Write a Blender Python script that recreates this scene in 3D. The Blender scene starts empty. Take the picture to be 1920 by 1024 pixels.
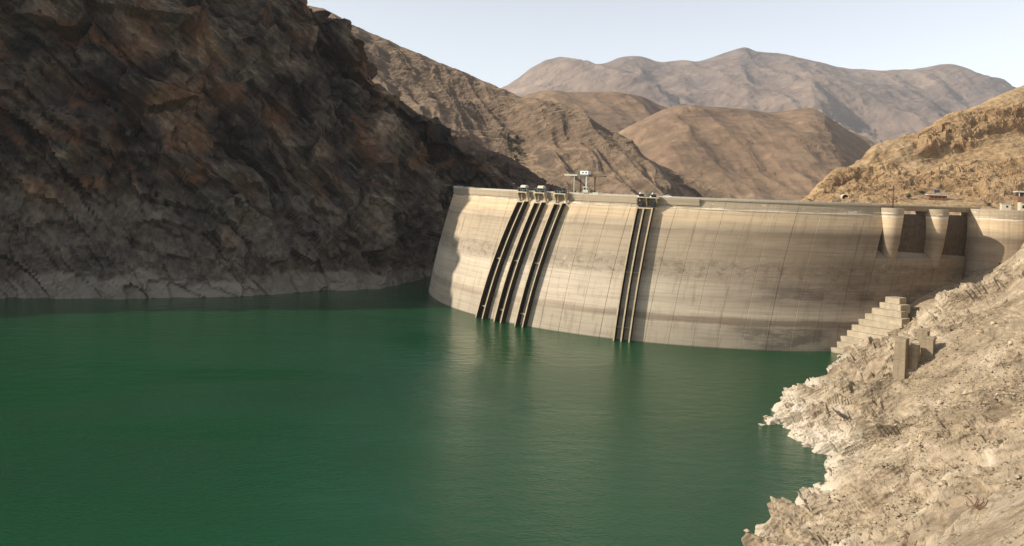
import bpy, bmesh, math, random
import numpy as np
from mathutils import Vector, Matrix

random.seed(7)
rng = np.random.default_rng(7)
S = bpy.context.scene
COL = S.collection

# ------------------------------------------------------------------ camera
CAM_Z = 96.7            # metres above the reservoir surface
FPX = 1493.0            # focal length in pixels of the 1920 wide photograph
PX0, PY0 = 960.0, 341.3  # principal point (rising-front style crop)
ROLL = 0.035
cam_d = bpy.data.cameras.new("camera")
cam_d.sensor_width = 36.0
cam_d.lens = 36.0 * FPX / 1920.0
cam_d.shift_y = -(512.0 - PY0) / 1920.0
cam_d.clip_start = 1.0
cam_d.clip_end = 40000.0
cam = bpy.data.objects.new("camera", cam_d)
COL.objects.link(cam)
# looks along +Y, rolled so that the right side of the picture sinks
cam.matrix_world = (Matrix.Translation((0, 0, CAM_Z)) @ Matrix.Rotation(math.pi / 2, 4, 'X')
                    @ Matrix.Rotation(ROLL, 4, 'Z'))
S.camera = cam

# ------------------------------------------------------------------ sky, sun, exposure
SUN_EL = math.radians(29.0)
SUN_AZ = math.radians(187.0)        # direction towards the sun in the XY plane, from +X counter-clockwise
sun_dir = Vector((math.cos(SUN_AZ) * math.cos(SUN_EL), math.sin(SUN_AZ) * math.cos(SUN_EL), math.sin(SUN_EL)))
W = bpy.data.worlds.new("World")
S.world = W
W.use_nodes = True
wn = W.node_tree
bgn = wn.nodes['Background']
sky = wn.nodes.new('ShaderNodeTexSky')
sky.sky_type = 'NISHITA'
sky.sun_disc = False
sky.sun_elevation = SUN_EL
sky.sun_rotation = math.pi / 2 - SUN_AZ
sky.altitude = 1700.0
sky.air_density = 1.0
sky.dust_density = 1.8
sky.ozone_density = 1.0
hsv = wn.nodes.new('ShaderNodeHueSaturation')        # thin high haze washes the whole sky out
hsv.inputs['Saturation'].default_value = 0.34
wn.links.new(sky.outputs[0], hsv.inputs['Color'])
wn.links.new(hsv.outputs[0], bgn.inputs['Color'])
bgn.inputs['Strength'].default_value = 0.145
sun_l = bpy.data.lights.new("sun", 'SUN')
sun_l.energy = 4.6
sun_l.angle = math.radians(0.53)
sun_l.color = (1.0, 0.92, 0.80)
sun = bpy.data.objects.new("sun", sun_l)
COL.objects.link(sun)
sun.rotation_euler = sun_dir.to_track_quat('Z', 'Y').to_euler()
S.view_settings.view_transform = 'Standard'
S.view_settings.look = 'None'
S.view_settings.gamma = 1.0
S.view_settings.use_curve_mapping = False
S.view_settings.exposure = 0.47
S.cycles.max_bounces = 6
S.cycles.diffuse_bounces = 3
S.cycles.volume_bounces = 0
S.cycles.use_adaptive_sampling = False
S.cycles.use_denoising = True
S.cycles.sample_clamp_indirect = 4.0

# ------------------------------------------------------------------ projection helpers (layout only)
CR, SR = math.cos(ROLL), math.sin(ROLL)
def ray(px, py):
    dx, dy = px - PX0, py - PY0
    u = CR * dx + SR * dy
    v = -SR * dx + CR * dy
    return u / FPX, v / FPX
def at(px, py, Y):
    u, v = ray(px, py)
    return np.array((u * Y, Y, CAM_Z - v * Y))
def at_z(px, py, z):
    u, v = ray(px, py)
    Y = (CAM_Z - z) / v
    return np.array((u * Y, Y, z))
def proj(P):
    P = np.asarray(P, float)
    u = P[..., 0] / P[..., 1] * FPX
    v = (CAM_Z - P[..., 2]) / P[..., 1] * FPX
    return PX0 + CR * u - SR * v, PY0 + SR * u + CR * v

# ------------------------------------------------------------------ tagging and mesh helpers
def tag(o, label=None, cat=None, group=None, kind=None):
    if label: o['label'] = label
    if cat: o['category'] = cat
    if group: o['group'] = group
    if kind: o['kind'] = kind
    return o
def mesh_obj(name, me, mat=None, parent=None):
    o = bpy.data.objects.new(name, me)
    COL.objects.link(o)
    if mat: me.materials.append(mat)
    if parent is not None: o.parent = parent
    return o
def from_arrays(name, V, F, smooth=False):
    V = np.asarray(V, np.float32); F = np.asarray(F, np.int32)
    me = bpy.data.meshes.new(name)
    k = F.shape[1]
    me.vertices.add(len(V)); me.vertices.foreach_set('co', V.ravel())
    me.loops.add(F.size); me.loops.foreach_set('vertex_index', F.ravel())
    me.polygons.add(len(F))
    me.polygons.foreach_set('loop_start', np.arange(0, F.size, k, dtype=np.int32))
    me.polygons.foreach_set('use_smooth', np.full(len(F), smooth))
    me.update(calc_edges=True)
    return me
def grid_faces(n, m):
    i = np.arange(n - 1)[:, None]; j = np.arange(m - 1)[None, :]
    a = i * m + j
    return np.stack([a, a + m, a + m + 1, a + 1], -1).reshape(-1, 4)
def empty(name, loc=(0, 0, 0), rz=0.0):
    o = bpy.data.objects.new(name, None)
    o.empty_display_size = 0.5
    COL.objects.link(o)
    o.location = loc; o.rotation_euler = (0, 0, rz)
    return o
class MB:
    """collects boxes, bars, prisms and lathes into one mesh"""
    def __init__(s): s.v = []; s.f = []
    def add(s, vs, fs):
        b = len(s.v)
        s.v += [tuple(map(float, p)) for p in vs]
        s.f += [tuple(b + i for i in f) for f in fs]
        return s
    def box(s, c, d, rz=0.0, taper=1.0):
        x, y, z = d[0] / 2, d[1] / 2, d[2] / 2
        vs = []
        for sz, k in ((-z, 1.0), (z, taper)):
            for sx, sy in ((-x, -y), (x, -y), (x, y), (-x, y)):
                X, Y = sx * k, sy * k
                vs.append((c[0] + X * math.cos(rz) - Y * math.sin(rz), c[1] + X * math.sin(rz) + Y * math.cos(rz), c[2] + sz))
        return s.add(vs, [(3, 2, 1, 0), (4, 5, 6, 7), (0, 1, 5, 4), (1, 2, 6, 5), (2, 3, 7, 6), (3, 0, 4, 7)])
    def bar(s, a, b, r, n=6, r2=None):
        a = Vector(a); b = Vector(b); r2 = r if r2 is None else r2
        d = (b - a).normalized()
        up = Vector((0, 0, 1)) if abs(d.z) < 0.95 else Vector((1, 0, 0))
        e1 = d.cross(up).normalized(); e2 = d.cross(e1)
        vs = []
        for p, rr in ((a, r), (b, r2)):
            for k in range(n):
                t = 2 * math.pi * (k + .5) / n
                vs.append(p + e1 * (rr * math.cos(t)) + e2 * (rr * math.sin(t)))
        fs = [(k, (k + 1) % n, n + (k + 1) % n, n + k) for k in range(n)]
        fs += [tuple(range(n - 1, -1, -1)), tuple(range(n, 2 * n))]
        return s.add(vs, fs)
    def prism(s, poly, a, b):
        """poly: list of 3-D points, extruded by vector b-a"""
        n = len(poly); off = Vector(b) - Vector(a)
        vs = [Vector(p) for p in poly] + [Vector(p) + off for p in poly]
        fs = [tuple(range(n - 1, -1, -1)), tuple(range(n, 2 * n))] + [(k, (k + 1) % n, n + (k + 1) % n, n + k) for k in range(n)]
        return s.add(vs, fs)
    def build(s, name, mat, parent=None, bevel=0.0, smooth=False):
        me = bpy.data.meshes.new(name)
        me.from_pydata(s.v, [], s.f)
        bm = bmesh.new(); bm.from_mesh(me)
        bmesh.ops.recalc_face_normals(bm, faces=bm.faces)
        if bevel > 0:
            bmesh.ops.bevel(bm, geom=list(bm.edges), offset=bevel, segments=1, affect='EDGES')
        bm.to_mesh(me); bm.free()
        if smooth:
            me.polygons.foreach_set('use_smooth', [True] * len(me.polygons))
        me.update()
        return mesh_obj(name, me, mat, parent)

# ------------------------------------------------------------------ numpy noise
_G = rng.normal(size=(64, 3)).astype(np.float32); _G /= np.linalg.norm(_G, axis=1)[:, None]
def _hash(ix, iy, iz, seed):
    h = ix.astype(np.uint32) * np.uint32(374761393) + iy.astype(np.uint32) * np.uint32(668265263) + iz.astype(np.uint32) * np.uint32(2147483647 - 58) + np.uint32((seed * 974711 + 12345) & 0xffffffff)
    h = (h ^ (h >> np.uint32(13))) * np.uint32(1274126177)
    h = (h ^ (h >> np.uint32(16))) * np.uint32(2246822519)
    return h ^ (h >> np.uint32(15))
def perlin(p, seed=0):
    p = np.asarray(p, np.float32)
    f = np.floor(p); i = f.astype(np.int32); f = p - f
    w = f * f * f * (f * (f * 6 - 15) + 10)
    out = np.zeros(p.shape[0], np.float32)
    for dx in (0, 1):
        wx = w[:, 0] if dx else 1 - w[:, 0]
        for dy in (0, 1):
            wy = w[:, 1] if dy else 1 - w[:, 1]
            for dz in (0, 1):
                wz = w[:, 2] if dz else 1 - w[:, 2]
                g = _G[_hash(i[:, 0] + dx, i[:, 1] + dy, i[:, 2] + dz, seed) & np.uint32(63)]
                out += wx * wy * wz * (g[:, 0] * (f[:, 0] - dx) + g[:, 1] * (f[:, 1] - dy) + g[:, 2] * (f[:, 2] - dz))
    return out * 1.5
def fbm(p, octv=5, gain=0.5, seed=0):
    a = 1.0; s = np.zeros(len(p), np.float32); q = np.asarray(p, np.float32)
    for k in range(octv):
        s += a * perlin(q, seed + k); a *= gain; q = q * 2.03 + 11.7
    return s
def ridged(p, octv=4, gain=0.5, seed=0):
    a = 1.0; s = np.zeros(len(p), np.float32); q = np.asarray(p, np.float32)
    for k in range(octv):
        s += a * (1 - 2 * np.abs(perlin(q, seed + k))); a *= gain; q = q * 2.1 + 5.3
    return s
def cells(p, seed=0, tilt=0.6, hgt=1.0):
    """broken-block displacement: each Voronoi cell has its own height and tilt"""
    p = np.asarray(p, np.float32)
    i = np.floor(p).astype(np.int32)
    best = np.full(len(p), 1e9, np.float32); val = np.zeros(len(p), np.float32)
    for dx in (-1, 0, 1):
        for dy in (-1, 0, 1):
            for dz in (-1, 0, 1):
                cx, cy, cz = i[:, 0] + dx, i[:, 1] + dy, i[:, 2] + dz
                h = _hash(cx, cy, cz, seed)
                rx = p[:, 0] - cx - (h & np.uint32(1023)).astype(np.float32) / 1023
                ry = p[:, 1] - cy - ((h >> np.uint32(10)) & np.uint32(1023)).astype(np.float32) / 1023
                rz = p[:, 2] - cz - ((h >> np.uint32(20)) & np.uint32(1023)).astype(np.float32) / 1023
                d = rx * rx + ry * ry + rz * rz
                g = _G[(h >> np.uint32(5)) & np.uint32(63)]
                v = ((h >> np.uint32(3)) & np.uint32(255)).astype(np.float32) / 255 * hgt - 0.5 * hgt + tilt * (g[:, 0] * rx + g[:, 1] * ry + g[:, 2] * rz)
                m = d < best
                best[m] = d[m]; val[m] = v[m]
    return val
def saw(q, sharp=0.82):
    f = q - np.floor(q)
    return np.where(f < sharp, f / sharp, (1 - f) / (1 - sharp))
def smooth01(x): x = np.clip(x, 0, 1); return x * x * (3 - 2 * x)

# ------------------------------------------------------------------ materials
def lin(r, g, b):
    f = lambda c: (c / 255) / 12.92 if c / 255 <= 0.04045 else ((c / 255 + 0.055) / 1.055) ** 2.4
    return (f(r), f(g), f(b), 1.0)
class NT:
    def __init__(s, name):
        s.m = bpy.data.materials.new(name); s.m.use_nodes = True
        s.t = s.m.node_tree; s.b = s.t.nodes['Principled BSDF']
        s.b.inputs['Roughness'].default_value = 0.9
        s.b.inputs['Specular IOR Level'].default_value = 0.25
    def n(s, typ, **kw):
        nd = s.t.nodes.new(typ)
        for k, v in kw.items(): setattr(nd, k, v)
        return nd
    def put(s, sock, v):
        if isinstance(v, bpy.types.NodeSocket): s.t.links.new(v, sock)
        else: sock.default_value = v
    def math(s, op, a, b=0.0, c=0.0, clamp=False):
        nd = s.n('ShaderNodeMath', operation=op, use_clamp=clamp)
        for i, v in enumerate((a, b, c)): s.put(nd.inputs[i], v)
        return nd.outputs[0]
    def noise(s, vec, scale, detail=4, rough=0.55, dist=0.0):
        nd = s.n('ShaderNodeTexNoise')
        s.put(nd.inputs['Vector'], vec); nd.inputs['Scale'].default_value = scale
        nd.inputs['Detail'].default_value = detail; nd.inputs['Roughness'].default_value = rough
        nd.inputs['Distortion'].default_value = dist
        return nd.outputs['Fac']
    def voro(s, vec, scale, feature='F1', out='Distance', rand=1.0):
        nd = s.n('ShaderNodeTexVoronoi', feature=feature)
        s.put(nd.inputs['Vector'], vec); nd.inputs['Scale'].default_value = scale
        nd.inputs['Randomness'].default_value = rand
        return nd.outputs[out]
    def mapping(s, vec, scale=(1, 1, 1), rot=(0, 0, 0)):
        nd = s.n('ShaderNodeMapping')
        s.put(nd.inputs['Vector'], vec); nd.inputs['Scale'].default_value = scale; nd.inputs['Rotation'].default_value = rot
        return nd.outputs[0]
    def ramp(s, fac, stops, interp='LINEAR'):
        nd = s.n('ShaderNodeValToRGB'); cr = nd.color_ramp; cr.interpolation = interp
        while len(cr.elements) < len(stops): cr.elements.new(0.5)
        for e, (p, c) in zip(cr.elements, stops):
            e.position = p; e.color = c if len(c) == 4 else (*c, 1)
        s.put(nd.inputs[0], fac)
        return nd.outputs[0]
    def step(s, x, lo, hi):
        nd = s.n('ShaderNodeMapRange', interpolation_type='SMOOTHSTEP')
        s.put(nd.inputs[0], x); nd.inputs[1].default_value = lo; nd.inputs[2].default_value = hi
        return nd.outputs[0]
    def mix(s, fac, a, b, blend='MIX'):
        nd = s.n('ShaderNodeMix', data_type='RGBA', blend_type=blend)
        s.put(nd.inputs[0], fac); s.put(nd.inputs[6], a); s.put(nd.inputs[7], b)
        return nd.outputs[2]
    def bump(s, h, strength, dist, prev=None):
        nd = s.n('ShaderNodeBump'); nd.inputs['Strength'].default_value = strength; nd.inputs['Distance'].default_value = dist
        s.put(nd.inputs['Height'], h)
        if prev is not None: s.put(nd.inputs['Normal'], prev)
        return nd.outputs[0]
    def col(s, c): s.put(s.b.inputs['Base Color'], c); return s
    def nrm(s, c): s.put(s.b.inputs['Normal'], c); return s
    def pos(s): return s.n('ShaderNodeNewGeometry').outputs['Position']
    def z(s, p):
        nd = s.n('ShaderNodeSeparateXYZ'); s.put(nd.inputs[0], p); return nd.outputs[2]

def simple(name, c, rough=0.7, metal=0.0, var=0.25, scale=1.5):
    t = NT(name); p = t.n('ShaderNodeTexCoord').outputs['Object']
    k = t.noise(p, scale, 5, 0.6)
    dark = tuple(x * (1 - var) for x in c[:3]) + (1,); lite = tuple(min(1, x * (1 + var)) for x in c[:3]) + (1,)
    t.col(t.ramp(k, [(0.3, dark), (0.7, lite)]))
    t.b.inputs['Roughness'].default_value = rough; t.b.inputs['Metallic'].default_value = metal
    return t.m

def rock_mat(name, cols, ring=None, ring_z=80.0, pale=None, pale_z=10.0, scale=1.0, strata=(0.9, 0.0, 0.6), bump=1.0, rust=None, soil=None):
    t = NT(name); p = t.pos(); z = t.z(p)
    n1 = t.noise(p, 0.02 * scale, 6, 0.6, 0.6)
    n2 = t.noise(p, 0.16 * scale, 6, 0.65)
    st = t.noise(t.mapping(t.mapping(p, rot=strata), scale=(0.03 * scale, 0.05 * scale, 0.25 * scale)), 1.0, 6, 0.65, 0.5)
    c = t.ramp(t.math('ADD', t.math('MULTIPLY', n1, 0.62), t.math('MULTIPLY', st, 0.38)),
               [(0.34, cols[0]), (0.46, cols[1]), (0.56, cols[2]), (0.68, cols[3])])
    if rust:
        c = t.mix(t.math('MULTIPLY', t.step(t.noise(p, 0.013 * scale, 5, 0.6, 0.8), 0.49, 0.64), 0.48), c, rust)
    if soil:   # scree and soil lie on the gentler ground
        nz = t.n('ShaderNodeNewGeometry').outputs['True Normal']
        sl = t.math('ADD', t.z(nz), t.math('MULTIPLY', t.math('SUBTRACT', n2, 0.5), 0.35))
        c = t.mix(t.step(sl, soil[1], soil[1] + 0.12), c, soil[0])
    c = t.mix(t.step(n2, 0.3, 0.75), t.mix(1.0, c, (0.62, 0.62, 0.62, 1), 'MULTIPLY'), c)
    zz = t.math('ADD', z, t.math('MULTIPLY', t.math('SUBTRACT', n1, 0.5), 40.0))
    if ring:
        r = t.mix(t.step(n2, 0.35, 0.7), ring[0], ring[1])
        r = t.mix(t.math('MULTIPLY', t.step(st, 0.5, 0.62), 0.5), r, cols[2])
        c = t.mix(t.math('MULTIPLY', t.step(zz, ring_z + 5, ring_z - 7), ring[2]), c, r)
    if pale:
        zp = t.math('ADD', z, t.math('MULTIPLY', t.math('SUBTRACT', t.noise(p, 0.035, 5), 0.5), pale_z * 2.6))
        c = t.mix(t.math('MULTIPLY', t.step(zp, pale_z + 3, pale_z - 4), 0.75), c, pale)
    t.col(c)
    h1 = t.noise(p, 0.35 * scale, 8, 0.68, 0.3)
    h2 = t.voro(t.mapping(t.mapping(p, rot=strata), scale=(0.22 * scale, 0.28 * scale, 0.6 * scale)), 1.0)
    b = t.bump(h2, 0.7 * bump, 1.2 / scale)
    t.nrm(t.bump(h1, 0.9 * bump, 1.6 / scale, b))
    return t.m

# ------------------------------------------------------------------ terrain from columns
def crom(ctrl, u):
    n = len(ctrl); i = np.clip(np.floor(u).astype(int), 0, n - 2); f = (u - i)
    g = lambda k: ctrl[np.clip(k, 0, n - 1)]
    sh = (-1,) + (1,) * (ctrl.ndim - 1); f = f.reshape(sh)
    p0, p1, p2, p3 = g(i - 1), g(i), g(i + 1), g(i + 2)
    return 0.5 * (2 * p1 + (p2 - p0) * f + (2 * p0 - 5 * p1 + 4 * p2 - p3) * f ** 2 + (3 * p1 - p0 - 3 * p2 + p3) * f ** 3)
def columns(cols, us, vs):
    C = np.array(cols, float)                     # n columns x k points x 3
    A = crom(C, us)                               # ns x k x 3
    B = crom(np.swapaxes(A, 0, 1).copy(), vs)     # nt x ns x 3
    return np.swapaxes(B, 0, 1)                   # ns x nt x 3
def normals(P):
    du = np.gradient(P, axis=0); dv = np.gradient(P, axis=1)
    N = np.cross(du, dv); N /= np.linalg.norm(N, axis=2, keepdims=True) + 1e-9
    return N
def pick(P, px, py, lo=1.0):
    """nearest surface point of a terrain grid seen at a picture position"""
    Q = P.reshape(-1, 3); Q = Q[Q[:, 1] > lo]
    x, y = proj(Q); d = np.hypot(x - px, y - py)
    k = np.where(d < max(4.0, d.min() * 1.3))[0]
    return Q[k[np.argmin(Q[k, 1])]]
def dens(knots, n):
    """n parameters from 0 to len(knots), with the given share of samples for each interval"""
    w = np.concatenate([[0], np.cumsum(knots)]) / np.sum(knots)
    return np.interp(np.linspace(0, 1, n), w, np.arange(len(knots) + 1))

# ================================================================== THE DAM'S GEOMETRY
HD = 90.0
C_TOP, R_TOP = np.array((185.0, 735.0)), 236.0
C_WAT, R_WAT = np.array((161.0, 713.0)), 231.0
def face(a, z, out=0.0):
    """point on the upstream face at angle a (radians), height z, moved outwards by out metres"""
    t = (HD - z) / HD
    o = 1.35 * t - 0.35 * t * t if t < 1.5 else 1.2375
    c = C_TOP + (C_WAT - C_TOP) * o
    r = R_TOP + (R_WAT - R_TOP) * o + out
    return np.array((c[0] + r * math.cos(a), c[1] + r * math.sin(a), z))
_ang = np.radians(np.linspace(186, 303, 1400))
def a_px(px, z=HD, out=0.0):
    xs = np.array([proj(face(a, z, out))[0] for a in _ang[::4]])
    return float(np.interp(px, xs, _ang[::4]))

# ================================================================== MATERIALS OF THE PLACE
M = {}
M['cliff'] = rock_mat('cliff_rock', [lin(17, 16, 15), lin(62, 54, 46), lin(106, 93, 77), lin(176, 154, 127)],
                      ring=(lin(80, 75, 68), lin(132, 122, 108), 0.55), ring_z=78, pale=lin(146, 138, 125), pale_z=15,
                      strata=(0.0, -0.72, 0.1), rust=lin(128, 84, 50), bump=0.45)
M['bank'] = rock_mat('bank_rock', [lin(112, 98, 79), lin(168, 149, 123), lin(192, 174, 147), lin(212, 197, 173)],
                     pale=lin(204, 192, 172), pale_z=9, scale=1.5, strata=(0.5, 0.5, 0.4), soil=(lin(172, 151, 120), 0.82), bump=0.9)
M['hill'] = rock_mat('hillside_rock', [lin(122, 97, 68), lin(158, 128, 92), lin(180, 150, 111), lin(196, 168, 130)],
                     scale=0.8, strata=(0.0, 0.30, 0.0), soil=(lin(182, 154, 116), 0.84))
M['ridge'] = rock_mat('ridge_rock', [lin(88, 75, 63), lin(116, 98, 80), lin(134, 113, 92), lin(148, 127, 104)],
                      scale=0.3, strata=(0.0, 0.25, 0.0), soil=(lin(152, 128, 101), 0.78))
M['spur'] = rock_mat('spur_rock', [lin(72, 60, 50), lin(96, 80, 66), lin(116, 96, 78), lin(132, 110, 90)], scale=0.5)
M['tan'] = rock_mat('tan_hill_soil', [lin(112, 92, 74), lin(134, 110, 87), lin(144, 119, 94), lin(154, 130, 105)],
                    scale=0.10, strata=(0.0, 0.05, 0.0), bump=0.5)
M['far'] = rock_mat('far_mountain_rock', [lin(98, 84, 76), lin(124, 105, 93), lin(140, 119, 103), lin(170, 146, 124)],
                    scale=0.02, strata=(0.0, 0.3, 0.0), bump=0.8)

# ================================================================== SETTING: TERRAIN
def terrain(name, P, mat, label=None, kind='structure', smooth=False):
    n, m = P.shape[:2]
    o = mesh_obj(name, from_arrays(name, P.reshape(-1, 3), grid_faces(n, m), smooth), mat)
    tag(o, label, None, None, kind)
    return o

# ---- the shaded cliff on the far bank, carried on past the left edge of the picture
def slope_col(shore, ridge, foot=18.0, back=220.0, m=((0.14, 0.27), (0.45, 0.60), (0.75, 0.84))):
    sh = np.array((shore[0], shore[1], 0.0)); rd = np.array(ridge, float)
    d = (rd - sh) * (1, 1, 0); u = d / (np.linalg.norm(d) + 1e-6)
    pts = [sh - u * foot + (0, 0, -22), sh]
    for f, g in m: pts.append(sh + d * f + (0, 0, rd[2] * g))
    pts += [rd, rd + u * back - (0, 0, rd[2] * 0.35 + 20)]
    return pts
SP = lambda px, py: at_z(px, py, 0.0)[:2]
STEEP = ((0.13, 0.36), (0.40, 0.68), (0.74, 0.89))
cl = [slope_col((-760, 120), (-960, 230, 170)),
      slope_col((-700, 270), (-900, 420, 230)),
      slope_col((-610, 405), (-800, 610, 360)),
      slope_col((-480, 505), (-610, 700, 480), m=STEEP),
      slope_col(SP(0, 560), (-470, 780, 460), m=STEEP),
      slope_col(SP(215, 559), (-380, 810, 430), m=STEEP),
      slope_col(SP(430, 557), at(450, -120, 850)),
      slope_col(SP(560, 549), at(564, 0, 870)),
      slope_col(SP(650, 545), at(622, 55, 870)),
      slope_col(SP(718, 541), at(688, 133, 868)),
      slope_col(SP(762, 530), at(762, 200, 865)),
      slope_col(SP(800, 520), at(830, 243, 862)),
      slope_col((-72, 806), at(910, 300, 862)),
      slope_col((-35, 822), at(972, 343, 860)),
      slope_col((10, 828), at(1050, 385, 860)),
      slope_col((60, 830), at(1150, 420, 860))]
us = dens([8, 10, 14, 22, 42, 46, 36, 34, 30, 26, 24, 22, 20, 14, 8], 640)
vs = dens([6, 22, 40, 36, 30, 10], 380)
P = columns(cl, us, vs)
N = normals(P)
if N[320, 190, 1] > 0: N = -N
q = P.reshape(-1, 3).astype(np.float32)
warp = fbm(q / 60, 3, seed=3)
dip = 0.66 * q[:, 0] + 0.75 * q[:, 2] + 0.1 * q[:, 1]
dip2 = 0.80 * q[:, 0] - 0.45 * q[:, 2] + 0.2 * q[:, 1]
alo = 0.75 * q[:, 0] - 0.66 * q[:, 2]
D = 20 * fbm(q / 120, 3, seed=11) + 6 * ridged(q / 60, 3, seed=21)
m1 = smooth01(fbm(q / 130, 2, seed=5) * 1.5 + 0.7)
D += 13 * (saw(dip / 58 + warp * 0.22, 0.93) - 0.5) * m1 + 5 * (saw(dip / 21 + warp * 0.3, 0.90) - 0.5) * (1.2 - m1)
D += 8 * (saw(dip2 / 47 + warp * 0.5, 0.80) - 0.5) * smooth01(fbm(q / 90, 2, seed=6) * 2 + 0.5)
crack = np.abs(perlin(np.stack([dip / 34, alo / 330, q[:, 1] / 200], -1) + 0.08 * warp[:, None], 301))
D -= 7.0 * np.clip(1 - crack / 0.045, 0, 1)
qa = np.stack([dip / 15, alo / 27, q[:, 1] / 18], -1)
D += 20 * cells(qa * 0.34 + 0.25 * warp[:, None], 30, 0.9, 0.8) + 9.0 * cells(qa * 1.0 + 0.25 * warp[:, None], 31, 0.9, 0.7) + 2.6 * cells(qa * 2.4 + 4, 33, 0.8, 0.8) + 1.0 * cells(qa * 5.5 + 9, 35)
D += 1.0 * fbm(q / 7, 3, seed=41)
env = np.interp(vs, [0, 0.8, 1, 1.6, 4.6, 5, 6], [0.1, 0.25, 0.35, 0.85, 1.0, 0.7, 1])[None, :]
D -= D.mean()
P = P + N * (D.reshape(P.shape[:2]) * env)[..., None]
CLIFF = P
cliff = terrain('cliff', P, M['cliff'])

# ---- second, lower spur in shade behind the cliff's foot
sil = [(820, 232), (893, 272), (930, 289), (966, 306), (1000, 328), (1040, 354), (1090, 385), (1130, 410)]
cols_ = []
for k, (x, y) in enumerate(sil):
    r = at(x, y, 1010 - k * 8); f = at(x + 10, 0, 905); f[2] = 20
    cols_.append([f, f * 0.55 + r * 0.45 + (0, 0, 5), r, r + (0, 160, -70)])
P = columns(cols_, np.linspace(0, len(sil) - 1, 170), dens([3, 3, 2], 110))
N = normals(P)
if N[80, 40, 2] < 0: N = -N
q = P.reshape(-1, 3).astype(np.float32)
D = 6 * fbm(q / 50, 5, seed=61) + 4 * cells(q / 16, 63) + 1.5 * cells(q / 6, 64)
D -= D.mean()
P = P + N * D.reshape(P.shape[:2])[..., None]
terrain('rocky_spur', P, M['spur'])

# ---- brown ridge behind the dam
sil = [(420, -60), (500, -15), (600, 25), (683, 60), (767, 90), (850, 121), (900, 146), (950, 167), (975, 179), (1008, 187), (1058, 215),
       (1112, 240), (1171, 258), (1204, 283), (1250, 308), (1300, 337), (1350, 370), (1400, 400), (1460, 430)]
cols_ = []
for k, (x, y) in enumerate(sil):
    f_ = k / (len(sil) - 1)
    r = at(x, y, 1950 - 600 * f_)
    f = at(x + 130 - 90 * f_, 380, 1060 - 60 * f_); f[2] = 15
    m1 = f * 0.68 + r * 0.32; m1[2] = f[2] * 0.72 + r[2] * 0.28
    m2 = f * 0.34 + r * 0.66; m2[2] = f[2] * 0.36 + r[2] * 0.64
    cols_.append([f, m1, m2, r, r + (40, 420, -160)])
us = np.linspace(0, len(sil) - 1, 520); vs = dens([3, 3, 3, 1.5], 250)
P = columns(cols_, us, vs); N = normals(P)
if N[200, 100, 2] < 0: N = -N
q = P.reshape(-1, 3).astype(np.float32)
U, Vv = np.meshgrid(us, vs, indexing='ij')
arc = np.cumsum(np.linalg.norm(np.diff(P[:, 125], axis=0, prepend=P[:1, 125]), axis=1))
G = np.stack([np.repeat(arc[:, None], len(vs), 1) + 90 * (Vv - 1.5), Vv * 60, np.zeros_like(U)], -1).reshape(-1, 3).astype(np.float32)
w2 = fbm(q / 260, 3, seed=71)
gul = ridged(G / (230, 330, 1) + 0.22 * w2[:, None], 4, 0.42, seed=72)
Dn = 30 * gul + 8 * fbm(q / 150, 3, seed=75)
zz = q[:, 2] + 0.16 * q[:, 0] + 16 * w2
hard = smooth01(fbm(q / 230, 2, seed=77) * 1.9 + 0.40)
Dn += hard * (6.0 * (saw(zz / 27) - 0.5) + 2.6 * (saw(zz / 10.5, 0.75) - 0.5) + 2.2 * cells(q / (26, 26, 16), 78) + 1.2 * cells(q / (10, 10, 6), 79))
env = np.interp(vs, [0, 1, 2.5, 3, 4], [1, 1, 0.9, 0.38, 0.8])[None, :]
Dn -= Dn.mean()
P = P + N * (Dn.reshape(P.shape[:2]) * env)[..., None]
RIDGE = P
terrain('mountain_ridge', P, M['ridge'])

# ---- rounded tan hills further down the valley: a back hill and a front hill
def soft_hill(name, sil, Yr, Yf, zf, amp, gs, seed, mat, n=(420, 200), lean=0.0):
    cols_ = []
    for k, (x, y) in enumerate(sil):
        r = at(x, y, Yr); f = at(x + lean, 300, Yf); f[2] = zf
        m1 = f * 0.66 + r * 0.34; m1[2] = f[2] * 0.70 + r[2] * 0.30
        m2 = f * 0.30 + r * 0.70; m2[2] = f[2] * 0.26 + r[2] * 0.74
        cols_.append([f, m1, m2, r, r + (0, (Yr - Yf) * 0.25, -(r[2] - zf) * 0.5)])
    us = np.linspace(0, len(sil) - 1, n[0]); vs = dens([3, 3, 3, 1.5], n[1])
    P = columns(cols_, us, vs); N = normals(P)
    if N[n[0] // 2, n[1] // 2, 2] < 0: N = -N
    q = P.reshape(-1, 3).astype(np.float32)
    Vv = np.repeat(vs[None, :], n[0], 0)
    arc = np.cumsum(np.linalg.norm(np.diff(P[:, n[1] // 2], axis=0, prepend=P[:1, n[1] // 2]), axis=1))
    G = np.stack([np.repeat(arc[:, None], n[1], 1) + gs * 0.35 * (Vv - 1.5), Vv * gs * 0.16, np.zeros_like(Vv)], -1).reshape(-1, 3).astype(np.float32)
    w2 = fbm(q / (gs * 1.2), 3, seed=seed)
    gul = ridged(G / gs + 0.16 * w2[:, None], 3, 0.36, seed=seed + 2)
    D = amp * (gul + 0.5 * w2) + 0.09 * amp * ridged(G / (gs * 0.2, gs * 0.4, 1) + 0.5 * w2[:, None], 2, 0.5, seed=seed + 4)
    return P, N, q, D, w2, us, vs
P, N, q, D, w2, us, vs = soft_hill('back', [(880, 250), (940, 205), (996, 181), (1037, 175), (1079, 180), (1117, 177), (1150, 174), (1200, 180), (1233, 194),
                                          (1262, 204), (1330, 226), (1400, 250), (1480, 280)], 3500, 2300, 120, 34, 420, 81, None)
env = np.interp(vs, [0, 1, 2.4, 3, 4], [1, 1, 0.9, 0.2, 0.6])[None, :]
D -= D.mean()
P = P + N * (D.reshape(P.shape[:2]) * env)[..., None]
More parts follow.
